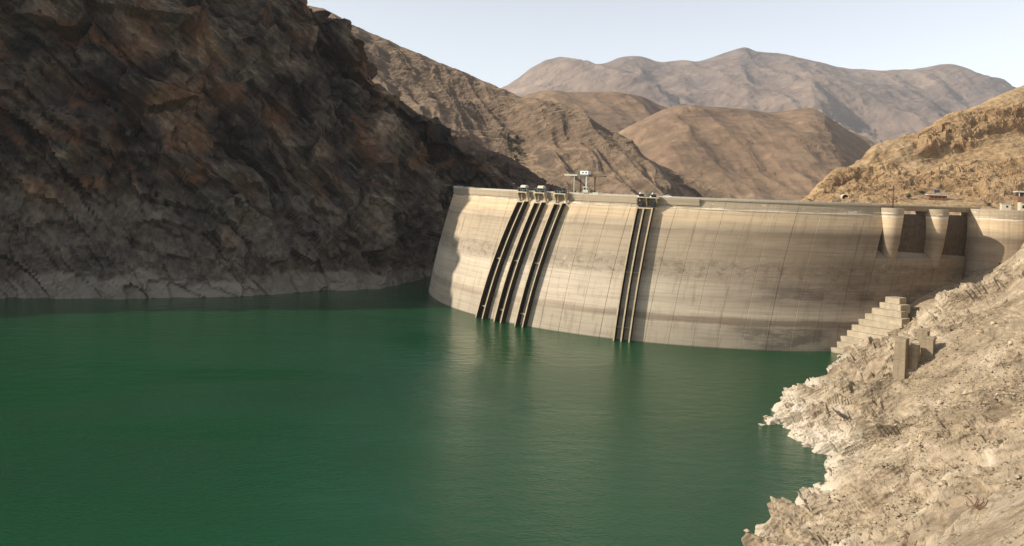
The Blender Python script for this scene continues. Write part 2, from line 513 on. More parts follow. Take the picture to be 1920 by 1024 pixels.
terrain('tan_hill', P, M['tan'], smooth=True)
P, N, q, D, w2, us, vs = soft_hill('front', [(1090, 300), (1150, 255), (1200, 228), (1262, 206), (1308, 203), (1400, 209), (1440, 211), (1490, 208), (1520, 209),
                                           (1545, 220), (1590, 245), (1635, 268), (1690, 300), (1760, 330)], 2700, 1500, 40, 26, 330, 91, None, n=(460, 240))
zz = q[:, 2] + 10 * w2
D += 5.0 * (saw(zz / 46 + 0.2, 0.90) - 0.5) * smooth01(fbm(q / 300, 2, seed=95) * 2 + 0.3) + 3.0 * cells(q / (34, 34, 9), 96) * smooth01(fbm(q / 200, 2, seed=97) * 2.2)
env = np.interp(vs, [0, 1, 2.4, 3, 4], [1, 1, 0.9, 0.2, 0.6])[None, :]
D -= D.mean()
P = P + N * (D.reshape(P.shape[:2]) * env)[..., None]
terrain('tan_hill', P, M['tan'], smooth=True)

# ---- far grey range
P, N, q, D, w2, us, vs = soft_hill('far', [(700, 260), (800, 225), (880, 195), (950, 165), (1005, 135), (1040, 126), (1125, 120), (1160, 107), (1200, 104), (1240, 115), (1280, 111),
                                         (1310, 112), (1355, 100), (1392, 93), (1420, 104), (1490, 117), (1565, 129), (1640, 138), (1700, 138), (1760, 136), (1815, 155),
                                         (1870, 174), (1960, 205), (2060, 225)], 13500, 7000, 200, 430, 2500, 101, None, n=(640, 260), lean=20)
D += 34 * 1.6 * fbm(q / 480, 4, seed=105) + 40 * ridged(q / (900, 900, 2200), 4, seed=107)
env = np.interp(vs, [0, 1, 2.4, 3, 4], [0.8, 1, 0.55, 0.06, 0.3])[None, :]
D -= D.mean()
P = P + N * (D.reshape(P.shape[:2]) * env)[..., None]
terrain('far_mountain', P, M['far'])

# ---- sunlit hillside beyond the right end of the dam
sil = [(1440, 405), (1475, 392), (1509, 374), (1535, 352), (1568, 324), (1608, 300), (1634, 275), (1664, 265), (1711, 248), (1746, 237), (1770, 222), (1828, 200),
       (1875, 179), (1919, 162), (1990, 135), (2100, 90), (2300, 40)]
cols_ = []
for k, (x, y) in enumerate(sil):
    f_ = k / (len(sil) - 1)
    r = at(x, y, 720 + 260 * f_)
    fx = 1470 + 760 * f_ ** 1.1
    f = at(fx, 385, 655 - 40 * f_); f[2] = 82
    b = at(fx + 8, 385, 672 - 38 * f_); b[2] = 88
    m1 = b * 0.62 + r * 0.38; m1[2] = b[2] * 0.70 + r[2] * 0.30
    m2 = b * 0.34 + r * 0.66; m2[2] = b[2] * 0.44 + r[2] * 0.56
    cols_.append([f, b, m1, m2, r, r + (60, 160, -20)])
us = dens([2, 3, 4, 5, 5, 5, 5, 5, 5, 5, 5, 6, 6, 6, 3, 2], 520); vs = dens([1, 4, 4, 4, 2], 260)
P = columns(cols_, us, vs); N = normals(P)
if N[250, 130, 2] < 0: N = -N
q = P.reshape(-1, 3).astype(np.float32)
w2 = fbm(q / 70, 3, seed=111)
dipq = q[:, 2] - 0.30 * q[:, 0] + 0.1 * q[:, 1]
band = smooth01(fbm(np.stack([q[:, 0] / 160, q[:, 1] / 160, dipq / 34], -1), 2, seed=112) * 2.8 + 0.5)
D = 7 * fbm(q / 75, 4, seed=113) + band * (7.5 * (saw(dipq / 27 + 0.35 * w2, 0.88) - 0.5) + 3.6 * ridged(np.stack([q[:, 0] / 24, q[:, 1] / 24, q[:, 2] / 70], -1), 3, seed=114)
                                            + 3.0 * cells(q / (11, 11, 20), 115, 0.6, 0.6) + 1.2 * cells(q / (4.5, 4.5, 8), 116))
D += (1 - band) * 0.8 * fbm(q / 9, 3, seed=117) + 1.0 * (saw(dipq / 8 + w2) - 0.5)
env = np.interp(vs, [0, 0.7, 1, 1.5, 3.6, 4, 5], [0.05, 0.1, 0.15, 0.75, 1, 0.55, 1])[None, :]
D -= D.mean()
P = P + N * (D.reshape(P.shape[:2]) * env)[..., None]
HILL = P
terrain('hillside', P, M['hill'])

# ---- the near right bank
def bank_col(shore, slope, L, bulge=0.0, dirv=(1.0, 0.12)):
    sh = np.array((shore[0], shore[1], 0.0)); u = np.array((dirv[0], dirv[1], 0.0)); u /= np.linalg.norm(u)
    out = [sh - u * 16 + (0, 0, -14), sh]
    for f in (0.12, 0.35, 0.65, 1.0):
        out.append(sh + u * L * f + (0, 0, slope * L * (f + bulge * math.sin(math.pi * f))))
    return out
bc = [bank_col((-190, -90), 0.45, 260), bank_col((-110, 0), 0.55, 250), bank_col((-54, 60), 0.60, 230),
      bank_col((8, 120), 0.64, 210, 0.02), bank_col((50, 180), 0.60, 200, 0.02),
      bank_col(SP(1425, 1030), 0.58, 190, 0.02), bank_col(SP(1490, 978), 0.57, 180, 0.03), bank_col(SP(1560, 922), 0.56, 175, 0.04),
      bank_col(SP(1566, 880), 0.56, 175, 0.04), bank_col(SP(1530, 830), 0.54, 180, 0.03), bank_col(SP(1452, 790), 0.50, 195, 0.02),
      bank_col(SP(1490, 757), 0.50, 190, 0.02), bank_col(SP(1565, 704), 0.53, 175, 0.03)]
def key_col(pts):
    p0 = np.array(pts[0], float)
    return [p0 + (-12, -4, -14)] + [np.array(p, float) for p in pts]
bc.append(key_col([at_z(1598, 682, 0), at_z(1640, 655, 7), (232, 440, 19), (277, 440, 52), (334, 425, 92)]))
bc.append(key_col([at_z(1590, 668, 0), (227, 466, 2.5), (251, 470, 18), (288, 478, 45), (338, 472, 90)]))
bc.append(key_col([(207, 487, 0), (231, 488, 5), (256, 492, 26), (302, 498, 46.5), (345, 492, 90)]))
bc.append(key_col([(207, 503, 0), (232, 512, 16), (262, 520, 34), (306, 522, 47), (354, 520, 90)]))
us = dens([4, 5, 14, 44, 58, 50, 48, 44, 36, 36, 36, 40, 44, 44, 40, 24], 980)
vs = dens([8, 14, 34, 34, 26], 460)
P = columns(bc, us, vs); N = normals(P)
if N[480, 230, 2] < 0: N = -N
q = P.reshape(-1, 3).astype(np.float32)
warp = fbm(q / 30, 3, seed=121)
near = smooth01((330 - q[:, 1]) / 160)                       # the gravelly nearer half is smoother
rocky = np.clip(smooth01(fbm(q / 48, 2, seed=122) * 2.6 + 0.74) * (1 - 0.45 * near) + smooth01((16 - q[:, 2]) / 10) * 0.55, 0, 1.15)
dipb = 0.55 * q[:, 0] - 0.30 * q[:, 1] + 0.75 * q[:, 2]
dipc = 0.70 * q[:, 1] + 0.35 * q[:, 0] + 0.4 * q[:, 2]
al = (q[:, 0] * 0.8 - q[:, 1] * 0.55)
D = 5.5 * fbm(q / 45, 3, seed=123) + rocky * (2.2 * ridged(q / 26, 3, seed=124) + 6.0 * (saw(dipc / 27 + 0.6 * warp, 0.84) - 0.5) + 1.8 * (saw(dipc / 8.5 + 0.8 * warp, 0.80) - 0.5))
qa = np.stack([dipb / 9, dipc / 6.5, al / 16], -1) + 0.3 * warp[:, None]
D += rocky * (5.2 * cells(qa * 0.5, 125, 0.9, 0.6) + 2.6 * cells(qa * 1.5 + 3, 126, 0.9, 0.6)) + (0.10 + 0.25 * rocky) * cells(qa * 4.1 + 7, 127, 0.7, 0.6)
D += 0.55 * fbm(q / 5.0, 4, 0.6, seed=128)
env = np.interp(vs, [0, 0.8, 1, 1.5, 4, 5], [0.2, 0.5, 0.6, 1, 1, 0.8])[None, :] * np.interp(us, [0, 3, 4, 13.2, 14.6, 16], [0.3, 0.5, 1, 1, 0.45, 0.3])[:, None]
D -= D.mean()
P = P + N * (D.reshape(P.shape[:2]) * env)[..., None]
BANK = P
terrain('rocky_bank', P, M['bank'])

# ---- ground sheet under everything, and the reservoir
t = NT('valley_ground'); t.col(t.ramp(t.noise(t.pos(), 0.01, 6), [(0.3, lin(128, 104, 78)), (0.7, lin(164, 136, 102))]))
g = MB().add([(-13000, -3000, -30), (13000, -3000, -30), (13000, 15800, -30), (-13000, 15800, -30)], [(0, 1, 2, 3)]).build('ground', t.m)
tag(g, kind='structure')

t = NT('reservoir_water'); p = t.pos()
t.col(t.ramp(t.noise(p, 0.006, 4), [(0.35, (0.003, 0.048, 0.015, 1)), (0.65, (0.005, 0.062, 0.021, 1))]))
t.b.inputs['Roughness'].default_value = 0.06
t.b.inputs['IOR'].default_value = 1.333
t.b.inputs['Specular IOR Level'].default_value = 0.5
gust = t.step(t.noise(t.mapping(p, scale=(0.006, 0.012, 1)), 1.0, 3, 0.5, 0.6), 0.3, 0.7)
w1 = t.noise(t.mapping(p, scale=(0.55, 0.95, 1), rot=(0, 0, 0.5)), 1.0, 5, 0.65, 0.3)
w2_ = t.noise(t.mapping(p, scale=(0.10, 0.16, 1), rot=(0, 0, -0.3)), 1.0, 3, 0.5)
hh = t.math('ADD', t.math('MULTIPLY', w1, t.math('ADD', t.math('MULTIPLY', gust, 0.85), 0.2)), t.math('MULTIPLY', w2_, 0.8))
t.nrm(t.bump(hh, 0.9, 0.8))
wp = [(-1100, -400, 0), (120, -400, 0), (420, 200, 0), (420, 560, 0)]
for a in np.radians(np.linspace(300, 170, 60)):
    f = face(a, 0, -9.0); wp.append((f[0], f[1], 0))
wp += [(-40, 860, 0), (-300, 900, 0), (-1100, 900, 0)]
w = MB().add(wp, [tuple(range(len(wp)))]).build('water', t.m)
tag(w, kind='structure')
if w.data.polygons[0].normal.z < 0: w.data.flip_normals()

# ================================================================== THE DAM
# ---- stained concrete: UV = (arc length from the crown, height above the water)
A_CROWN = math.radians(217.0)
def dam_mat():
    t = NT('dam_concrete')
    uvn = t.n('ShaderNodeUVMap'); sep = t.n('ShaderNodeSeparateXYZ'); t.put(sep.inputs[0], uvn.outputs[0])
    U, V = sep.outputs[0], sep.outputs[1]
    def uv(su, sv, off=0.0):
        c = t.n('ShaderNodeCombineXYZ'); t.put(c.inputs[0], t.math('MULTIPLY', U, su)); t.put(c.inputs[1], t.math('MULTIPLY', V, sv)); c.inputs[2].default_value = off
        return c.outputs[0]
    big = t.noise(uv(0.03, 0.05), 1.0, 4, 0.6)
    zw = t.math('ADD', V, t.math('MULTIPLY', t.math('SUBTRACT', t.noise(uv(0.035, 0.10, 3), 1.0, 5, 0.65), 0.5), 5.0))
    st = [(-30, (120, 112, 92)), (0, (160, 144, 118)), (13.5, (166, 148, 120)), (15.0, (152, 132, 106)), (17.5, (156, 136, 110)), (19.5, (184, 164, 134)),
          (38, (190, 170, 140)), (43, (160, 141, 114)), (50, (150, 131, 104)), (54, (164, 143, 112)), (67, (166, 143, 110)), (70.5, (152, 130, 100)),
          (71.5, (172, 150, 116)), (75, (178, 151, 113)), (77, (198, 166, 121)), (82.8, (200, 168, 123)), (83.3, (218, 200, 168)), (83.9, (214, 196, 164)), (84.4, (162, 140, 107)), (95, (166, 145, 110))]
    c = t.ramp(t.math('DIVIDE', t.math('ADD', zw, 30.0), 125.0), [((z + 30) / 125.0, lin(*[0.76 * v + 0.24 * sum(k) / 3 + 18 for v in k])) for z, k in st])
    # pours about two metres high, each a little different
    lift = t.noise(uv(0.012, 0.55, 7), 1.0, 3, 0.7)
    c = t.mix(t.math('MULTIPLY', t.step(lift, 0.44, 0.60), 0.22), c, lin(128, 112, 90))
    fine = t.noise(uv(0.02, 2.6, 1), 1.0, 3, 0.6)
    c = t.mix(t.math('MULTIPLY', t.step(fine, 0.56, 0.66), 0.28), c, lin(96, 80, 60))
    # runs and drips
    drip = t.noise(uv(0.22, 0.035, 2), 1.0, 5, 0.72, 0.3)
    c = t.mix(t.math('MULTIPLY', t.step(drip, 0.50, 0.68), 0.32), c, lin(110, 92, 72))
    drip2 = t.noise(uv(0.20, 0.03, 12), 1.0, 5, 0.72, 0.3)
    c = t.mix(t.math('MULTIPLY', t.step(drip2, 0.60, 0.72), 0.35), c, lin(214, 198, 168))
    # old high-water belt with scabs of lime and dark growth
    def belt(lo0, lo1, hi0, hi1): return t.math('MULTIPLY', t.step(V, lo0, lo1), t.step(V, hi1, hi0))
    b1 = belt(39, 43, 50, 55)
    pt = t.noise(uv(0.16, 0.30, 21), 1.0, 6, 0.7)
    c = t.mix(t.math('MULTIPLY', b1, t.math('MULTIPLY', t.step(pt, 0.50, 0.60), 0.38)), c, lin(88, 76, 62))
    pt2 = t.noise(uv(0.20, 0.26, 33), 1.0, 6, 0.72)
    c = t.mix(t.math('MULTIPLY', belt(40, 42, 52, 58), t.math('MULTIPLY', t.step(pt2, 0.57, 0.66), 0.55)), c, lin(206, 190, 160))
    # the dark staining grows towards the right abutment (arc length 150 m and on)
    right = t.step(U, 90.0, 260.0)
    st1 = t.noise(uv(0.012, 0.09, 41), 1.0, 5, 0.65, 0.4)
    m = t.math('MULTIPLY', right, belt(19, 30, 70, 75))
    c = t.mix(t.math('MULTIPLY', m, t.math('ADD', t.math('MULTIPLY', t.step(st1, 0.3, 0.6), 0.36), 0.26)), c, lin(104, 84, 64))
    band = t.math('MULTIPLY', t.step(U, 165.0, 235.0), belt(24, 31, 37, 43))
    c = t.mix(t.math('MULTIPLY', band, t.math('ADD', t.math('MULTIPLY', t.step(t.noise(uv(0.03, 0.16, 51), 1.0, 5, 0.7), 0.38, 0.62), 0.5), 0.1)), c, lin(62, 55, 48))
    low = t.math('MULTIPLY', t.step(U, 150.0, 215.0), belt(-5, 3, 12, 16))
    c = t.mix(t.math('MULTIPLY', low, t.math('ADD', t.math('MULTIPLY', t.step(t.noise(uv(0.04, 0.12, 61), 1.0, 5, 0.7), 0.4, 0.6), 0.45), 0.2)), c, lin(70, 64, 56))
    c = t.mix(t.math('MULTIPLY', t.math('MULTIPLY', t.step(U, 40.0, 190.0), t.math('MULTIPLY', t.step(zw, 13.2, 14.6), t.step(zw, 19.0, 17.2))), 0.42), c, lin(90, 72, 55))
    # lime scabs on the crest wall
    lime = t.math('MULTIPLY', belt(84.6, 85.2, 87.4, 88.4), t.step(t.noise(uv(0.07, 0.25, 71), 1.0, 5, 0.65), 0.60, 0.64))
    c = t.mix(t.math('MULTIPLY', lime, t.math('MULTIPLY', t.step(U, 130, 170), 0.85)), c, lin(222, 210, 186))
    # wet edge at the waterline
    c = t.mix(t.math('MULTIPLY', t.step(V, 0.9, 0.3), 0.6), c, lin(84, 78, 60))
    c = t.mix(0.35, c, t.mix(1.0, c, t.ramp(big, [(0.3, (0.6, 0.6, 0.6)), (0.7, (1, 1, 1))]), 'MULTIPLY'))
    t.col(c)
    b = t.bump(t.noise(uv(0.05, 1.6, 5), 1.0, 3, 0.6), 0.5, 0.25)
    t.nrm(t.bump(t.noise(uv(0.9, 0.9, 8), 1.0, 5, 0.7), 0.35, 0.25, b))
    t.b.inputs['Roughness'].default_value = 0.92
    return t.m
M['dam'] = dam_mat()
M['conc'] = simple('pale_concrete', lin(188, 172, 144), 0.9, 0, 0.22, 0.4)
M['conc_dk'] = simple('weathered_concrete', lin(140, 122, 96), 0.9, 0, 0.28, 0.4)
M['conc_fin'] = simple('fin_concrete', lin(176, 158, 128), 0.9, 0, 0.2, 0.3)
M['fin_side'] = simple('dark_flank_concrete', lin(58, 50, 42), 0.95, 0, 0.3, 0.2)
M['conc_block'] = simple('block_concrete', lin(186, 172, 148), 0.9, 0, 0.2, 0.25)
def stained(name, c):
    t = NT(name); p = t.pos()
    k = t.noise(p, 0.25, 6, 0.65)
    run = t.noise(t.mapping(p, scale=(0.9, 0.9, 0.07)), 1.0, 5, 0.7)
    lift = t.noise(t.mapping(p, scale=(0.02, 0.02, 1.1)), 1.0, 3, 0.6)
    d = lambda f: tuple(x * f for x in c[:3]) + (1,)
    col = t.ramp(k, [(0.3, d(0.72)), (0.7, d(1.12))])
    col = t.mix(t.math('MULTIPLY', t.step(run, 0.5, 0.68), 0.55), col, d(0.5))
    col = t.mix(t.math('MULTIPLY', t.step(lift, 0.52, 0.62), 0.4), col, d(0.65))
    t.col(col); t.nrm(t.bump(t.noise(p, 1.2, 6, 0.7), 0.6, 0.3)); return t.m
M['conc_block'] = stained('stained_step_concrete', lin(178, 163, 138))
M['white'] = simple('white_paint', lin(222, 222, 216), 0.5, 0, 0.08)
M['offwhite'] = simple('cream_paint', lin(190, 180, 156), 0.6, 0, 0.12)
M['grey'] = simple('grey_steel', lin(120, 124, 124), 0.5, 0.3, 0.2)
M['dark'] = simple('dark_steel', lin(46, 46, 46), 0.5, 0.4, 0.3)
M['greenst'] = simple('green_grey_steel', lin(92, 98, 86), 0.6, 0.1, 0.25)
M['rust'] = simple('rusty_steel', lin(92, 78, 64), 0.75, 0.2, 0.3, 0.4)
M['glass'] = simple('dark_glass', lin(40, 46, 52), 0.1, 0.0, 0.1)
M['asphalt'] = simple('asphalt', lin(92, 88, 82), 0.9, 0, 0.15, 0.3)
M['brick'] = simple('brown_wall', lin(128, 92, 68), 0.9, 0, 0.2)
M['wood'] = simple('bleached_planks', lin(196, 178, 150), 0.85, 0, 0.2)
M['tyre'] = simple('tyre_rubber', lin(28, 28, 28), 0.9, 0, 0.2)
M['driftwood'] = simple('grey_dead_wood', lin(112, 84, 64), 0.9, 0, 0.2)
M['blue'] = simple('dull_blue_paint', lin(70, 74, 92), 0.6, 0, 0.2)

DAM = empty('arch_dam', face(A_CROWN, 0.0))
tag(DAM, 'tall curved concrete arch dam with water-stained face holding back the green reservoir', 'dam')
bpy.context.view_layer.update()
def under(o, root):
    o.parent = root
    o.matrix_parent_inverse = root.matrix_world.inverted()
    return o
def ring_mesh(name, A, Zs, fout, fback, mat, root, smooth=True):
    """solid between an upstream surface and a back surface, over angles A and heights Zs"""
    na, nz = len(A), len(Zs)
    V = []; UV = []
    for z in Zs:
        for k, a in enumerate(A):
            V.append(fout(a, z, k)); UV.append(((a - A_CROWN) * R_TOP, z))
        for k in range(na - 1, -1, -1):
            V.append(fback(A[k], z, k)); UV.append(((A[k] - A_CROWN) * R_TOP, z))
    L = 2 * na; F = []
    for j in range(nz - 1):
        for i in range(L):
            F.append((j * L + i, j * L + (i + 1) % L, (j + 1) * L + (i + 1) % L, (j + 1) * L + i))
    for i in range(na - 1):
        F.append((i, L - 1 - i, L - 2 - i, i + 1))
        b = (nz - 1) * L
        F.append((b + i, b + i + 1, b + L - 2 - i, b + L - 1 - i))
    me = bpy.data.meshes.new(name); me.from_pydata([tuple(map(float, v)) for v in V], [], F)
    uvl = me.uv_layers.new(name='UVMap')
    li = np.empty(len(me.loops), np.int32); me.loops.foreach_get('vertex_index', li)
    uvl.data.foreach_set('uv', np.array(UV, np.float32)[li].ravel())
    bm = bmesh.new(); bm.from_mesh(me); bmesh.ops.recalc_face_normals(bm, faces=bm.faces); bm.to_mesh(me); bm.free()
    o = mesh_obj(name, me, mat)
    return under(o, root) if root else o

def thick(z): return 8.2 + 14.0 * max(0.0, (HD - z) / 115.0) ** 1.3
A_P1 = a_px(1676, 88, 5.0)
A_P2 = a_px(1762, 88, 5.0)
A_L = math.radians(168.0)
nb = 32
Zs = list(np.concatenate([np.arange(-24, 84, 4.5), [84.0, 86.6, 89.2]]))
edges = np.linspace(A_L, A_P1, nb + 1)
GR = 0.22 / R_TOP
for i in range(nb):
    a0, a1 = edges[i] + 0.004 / R_TOP, edges[i + 1] - 0.004 / R_TOP
    A = [a0, a0 + GR] + list(np.linspace(a0 + GR, a1 - GR, 6)[1:-1]) + [a1 - GR, a1]
    jit = random.uniform(-0.06, 0.06)
    ring_mesh('block', A, Zs, lambda a, z, k, n=len(A), j=jit: face(a, z, (-0.2 if k in (0, n - 1) else 0.0) + j),
              lambda a, z, k: face(a, z, -thick(z)), M['dam'], DAM)
# spillway blocks: the face bends back into the sill under the gates
A_E = math.radians(304.0)
Zs2 = list(np.arange(-24, 55, 4.5)) + [56.5, 58.5, 61, 63, 65.0]
ed2 = np.linspace(A_P1, A_E, 6)
def sill(z): return 0.0 if z < 56.6 else -((z - 56.5) / 8.5) ** 0.8 * 9.0
for i in range(5):
    a0, a1 = ed2[i] + 0.004 / R_TOP, ed2[i + 1] - 0.004 / R_TOP
    A = [a0, a0 + GR] + list(np.linspace(a0 + GR, a1 - GR, 6)[1:-1]) + [a1 - GR, a1]
    ring_mesh('spillway_block', A, Zs2, lambda a, z, k, n=len(A): face(a, z, (-0.35 if k in (0, n - 1) else 0.0) + sill(z)),
              lambda a, z, k: face(a, z, -thick(z) - 10), M['dam'], DAM)
# crest slab, thicker crest wall on the left two thirds, thin ledge, roadway
A_W = a_px(1310, 88, 1.8)
def arc_band(name, a0, a1, z0, z1, o0, o1, mat, root, n=90):
    A = list(np.linspace(a0, a1, n))
    return ring_mesh(name, A, [z0, z1], lambda a, z, k: face(a, HD, o1)[:2].tolist() + [z], lambda a, z, k: face(a, HD, o0)[:2].tolist() + [z], mat, root)
def arc_follow(name, a0, a1, z0, z1, o0, o1, mat, root, n=90):
    A = list(np.linspace(a0, a1, n))
    return ring_mesh(name, A, [z0, z1], lambda a, z, k: face(a, z, o1), lambda a, z, k: face(a, z, o0), mat, root)
A_S = A_P1 - 6.3 / R_TOP
arc_band('crest_slab', A_L, A_S, 89.204, 89.95, -8.7, 0.7, M['dam'], DAM)
arc_band('crest_wall', A_L, A_W, 85.7, 89.96, 0.72, 2.2, M['dam'], DAM, 80)
arc_follow('ledge', A_L, A_S, 83.4, 83.75, -0.2, 0.28, M['conc'], DAM, 110)
road = arc_band('crest_road', A_L, A_S, 89.96, 90.02, -8.0, -0.6, M['asphalt'], DAM)
arc_band('downstream_kerb', A_L, A_S, 89.96, 90.75, -8.65, -8.25, M['conc'], DAM)

# ---- spillway piers, gates, bridge
def local(a, out=0.0, z=0.0):
    """matrix of the local frame on the crest: +X to the right along the crest, -Y upstream"""
    f = face(a, HD, out)
    return Matrix.Translation((f[0], f[1], z)) @ Matrix.Rotation(a + math.pi / 2, 4, 'Z')
def add_uv(o, a, r=R_TOP):
    me = o.data
    uvl = me.uv_layers.new(name='UVMap')
    for l in me.loops:
        v = me.vertices[l.vertex_index].co
        ang = math.atan2(v.y - C_TOP[1], v.x - C_TOP[0]) % (2 * math.pi)
        uvl.data[l.index].uv = ((ang - A_CROWN) * r, v.z)
def pier(a, r, z1, back):
    m = local(a); lev = [(50, 0.62, 0.2), (57, 0.70, 0.6), (62, 0.78, 1.4), (66, 0.84, 1.9), (74, 0.91, 2.6), (80, 0.97, 3.1), (84.6, 1.0, 3.4), (84.8, 1.03, 3.4), (z1, 1.03, 3.4)]
    vs = []; n = 21
    for z, k, cy in lev:
        rr = r * k
        prof = [(-rr, back)] + [(-rr * math.cos(math.pi * q_ / 18), -cy - rr * math.sin(math.pi * q_ / 18)) for q_ in range(19)] + [(rr, back)]
        vs += [m @ Vector((x, y, 0)) + Vector((0, 0, z)) for x, y in prof]
    fs = [(j * n + i, j * n + (i + 1) % n, (j + 1) * n + (i + 1) % n, (j + 1) * n + i) for j in range(len(lev) - 1) for i in range(n)]
    fs += [tuple(range(n - 1, -1, -1)), tuple(range((len(lev) - 1) * n, len(lev) * n))]
    o = MB().add(vs, fs).build('spillway_pier', M['dam']); add_uv(o, a)
    return under(o, DAM)
pier(A_P1, 6.3, 88.7, 12)
pier(A_P2, 6.0, 88.7, 12)
A_B = a_px(1822, 88, -3.0)
gates = []
for a0, a1 in ((A_P1 + 6.1 / R_TOP, A_P2 - 5.9 / R_TOP), (A_P2 + 5.9 / R_TOP, A_B + 3.0 / R_TOP)):
    A = list(np.linspace(a0, a1, 8)); zs = list(np.linspace(57.5, 84.9, 10))
    def gout(a, z, k): return face(a, HD, -1.6 + 1.2 * math.sin(math.pi * max(0.0, z - 63) / 26.0))[:2].tolist() + [z]
    gt = ring_mesh('spillway_gate', A, zs, gout, lambda a, z, k: face(a, HD, -3.4)[:2].tolist() + [z], M['rust'], DAM)
    for zz_ in (70, 77):
        w_ = ring_mesh('gate_rib', A, [zz_, zz_ + 0.4], lambda a, z, k: face(a, HD, -1.6 + 1.2 * math.sin(math.pi * max(0.0, z - 63) / 26.0) + 0.3)[:2].tolist() + [z],
                       lambda a, z, k: face(a, HD, -2.4)[:2].tolist() + [z], M['rust'], None)
        under(w_, DAM); w_.parent = gt; w_.matrix_parent_inverse = Matrix.Identity(4)
arc_band('bridge_deck', A_S + 0.0005, A_B + 4.0 / R_TOP, 87.0, 90.0, -9.0, 0.9, M['conc_dk'], DAM, 30)
arc_band('bridge_kerb', A_S + 0.0005, A_B + 4.0 / R_TOP, 90.004, 90.7, 0.2, 0.7, M['conc'], DAM, 30)
# right abutment block: curved thrust block coming forward towards the right bank
n = 56; zs = [30, 47, 60, 72, 84.0, 84.2, 89.6]
b = MB(); vs = []
for z in zs:
    rr = 25.0 + 1.2 * (89.6 - z) / 40.0 + (0.3 if z > 84.1 else 0)
    for k in range(n):
        vs.append((330.5 + rr * math.cos(2 * math.pi * k / n), 535 + rr * math.sin(2 * math.pi * k / n), z))
fs = [(j * n + i, j * n + (i + 1) % n, (j + 1) * n + (i + 1) % n, (j + 1) * n + i) for j in range(len(zs) - 1) for i in range(n)]
fs += [tuple(range(n - 1, -1, -1)), tuple(range((len(zs) - 1) * n, len(zs) * n))]
o = b.add(vs, fs).build('abutment_block', M['dam'])
uvl = o.data.uv_layers.new(name='UVMap')
for l in o.data.loops:
    v = o.data.vertices[l.vertex_index].co; uvl.data[l.index].uv = (190 + 2.0 * (v.x - 305), v.z)  # as U rises, the stain also paints in the drum's shaded right side
under(o, DAM)
# slot at the foot of the abutment block
s_ = MB().box((316.0, 513.0, 51.0), (1.0, 0.8, 9), -0.6).build('drain_slot', M['dark']); under(s_, DAM)

# ---- intake channels: pairs (and one triple) of concrete fins running down the face
FP = 4.6
def fin_angles(pt, pb):
    at_ = a_px(pt, 83, FP); xs = np.array([proj(face(a, 0.0, FP))[0] for a in _ang[::4]])
    return at_, float(np.interp(pb, xs, _ang[::4]))
def channel(pairs, ztop=83.2):
    root = under(empty('intake_channel', face(fin_angles(*pairs[0])[0], 0.0)), DAM)
    root.matrix_parent_inverse = Matrix.Translation(-DAM.location)
    bpy.context.view_layer.update()
    zs = list(np.linspace(-12, ztop, 22)); th = 0.45
    res = []
    for pt, pb in pairs:
        a_t, a_b = fin_angles(pt, pb); res.append((a_t, a_b))
        vs = []; fs = []
        for z in zs:
            k = (HD - z) / HD; k = 1.35 * k - 0.35 * k * k
            k0 = (HD - 83) / HD; k0 = 1.35 * k0 - 0.35 * k0 * k0
            a = a_t + (a_b - a_t) * (k - k0) / (1 - k0)
            for da, out in ((-th, -0.5), (-th, FP), (th, FP), (th, -0.5)):
                vs.append(face(a + da / R_TOP, z, out))
        for j in range(len(zs) - 1):
            for i in range(4): fs.append((j * 4 + i, j * 4 + (i + 1) % 4, (j + 1) * 4 + (i + 1) % 4, (j + 1) * 4 + i))
        fs += [(3, 2, 1, 0), tuple(range(len(zs) * 4 - 4, len(zs) * 4))]
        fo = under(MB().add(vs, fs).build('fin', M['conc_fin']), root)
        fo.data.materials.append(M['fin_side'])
        for pl in fo.data.polygons:                      # the flanks get a much darker colour, the nose stays pale
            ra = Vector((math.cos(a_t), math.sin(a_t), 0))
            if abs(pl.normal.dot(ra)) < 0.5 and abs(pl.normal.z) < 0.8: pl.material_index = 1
    for j in range(len(pairs) - 1):                     # cross beams between neighbouring fins
        for zb in (ztop - 0.35, 42.0, 8.0):
            k = (HD - zb) / HD; k = 1.35 * k - 0.35 * k * k
            k0 = (HD - 83) / HD; k0 = 1.35 * k0 - 0.35 * k0 * k0
            aa = [r[0] + (r[1] - r[0]) * (k - k0) / (1 - k0) for r in res]
            o0, o1 = (FP - 1.2, FP - 0.05) if zb > 80 else (1.0, 2.0)
            vs = []
            for z in (zb - 0.35, zb + 0.35):
                for a, out in ((aa[j] + th / R_TOP, o0), (aa[j + 1] - th / R_TOP, o0), (aa[j + 1] - th / R_TOP, o1), (aa[j] + th / R_TOP, o1)):
                    vs.append(face(a, z, out))
            under(MB().add(vs, [(3, 2, 1, 0), (4, 5, 6, 7), (0, 1, 5, 4), (1, 2, 6, 5), (2, 3, 7, 6), (3, 0, 4, 7)]).build('cross_beam', M['conc_fin']), root)
    return res
ribs = [channel([(970, 892), (982, 904)]), channel([(1001.5, 926), (1014.5, 938)]), channel([(1038.5, 965), (1053, 979)]),
        channel([(1194, 1150), (1207, 1164), (1223, 1179)])]


# ================================================================== THINGS ON THE DAM
def place(root, a, out=0.0, z=90.0, size=1.0):
    root.matrix_world = local(a, out, z)
    if size != 1.0: root.scale = (size,) * 3
    return root
def part(mb, name, mat, root, **k):
    return mb.build(name, M[mat] if isinstance(mat, str) else mat, root, **k)
def half_drum(mb, c, r, w, n=10):
    """half cylinder, axis along x, flat side down"""
    poly = [(c[0] - w / 2, c[1] + r * math.cos(math.pi * k / n), c[2] + r * math.sin(math.pi * k / n)) for k in range(n + 1)]
    return mb.prism(poly, (0, 0, 0), (w, 0, 0))

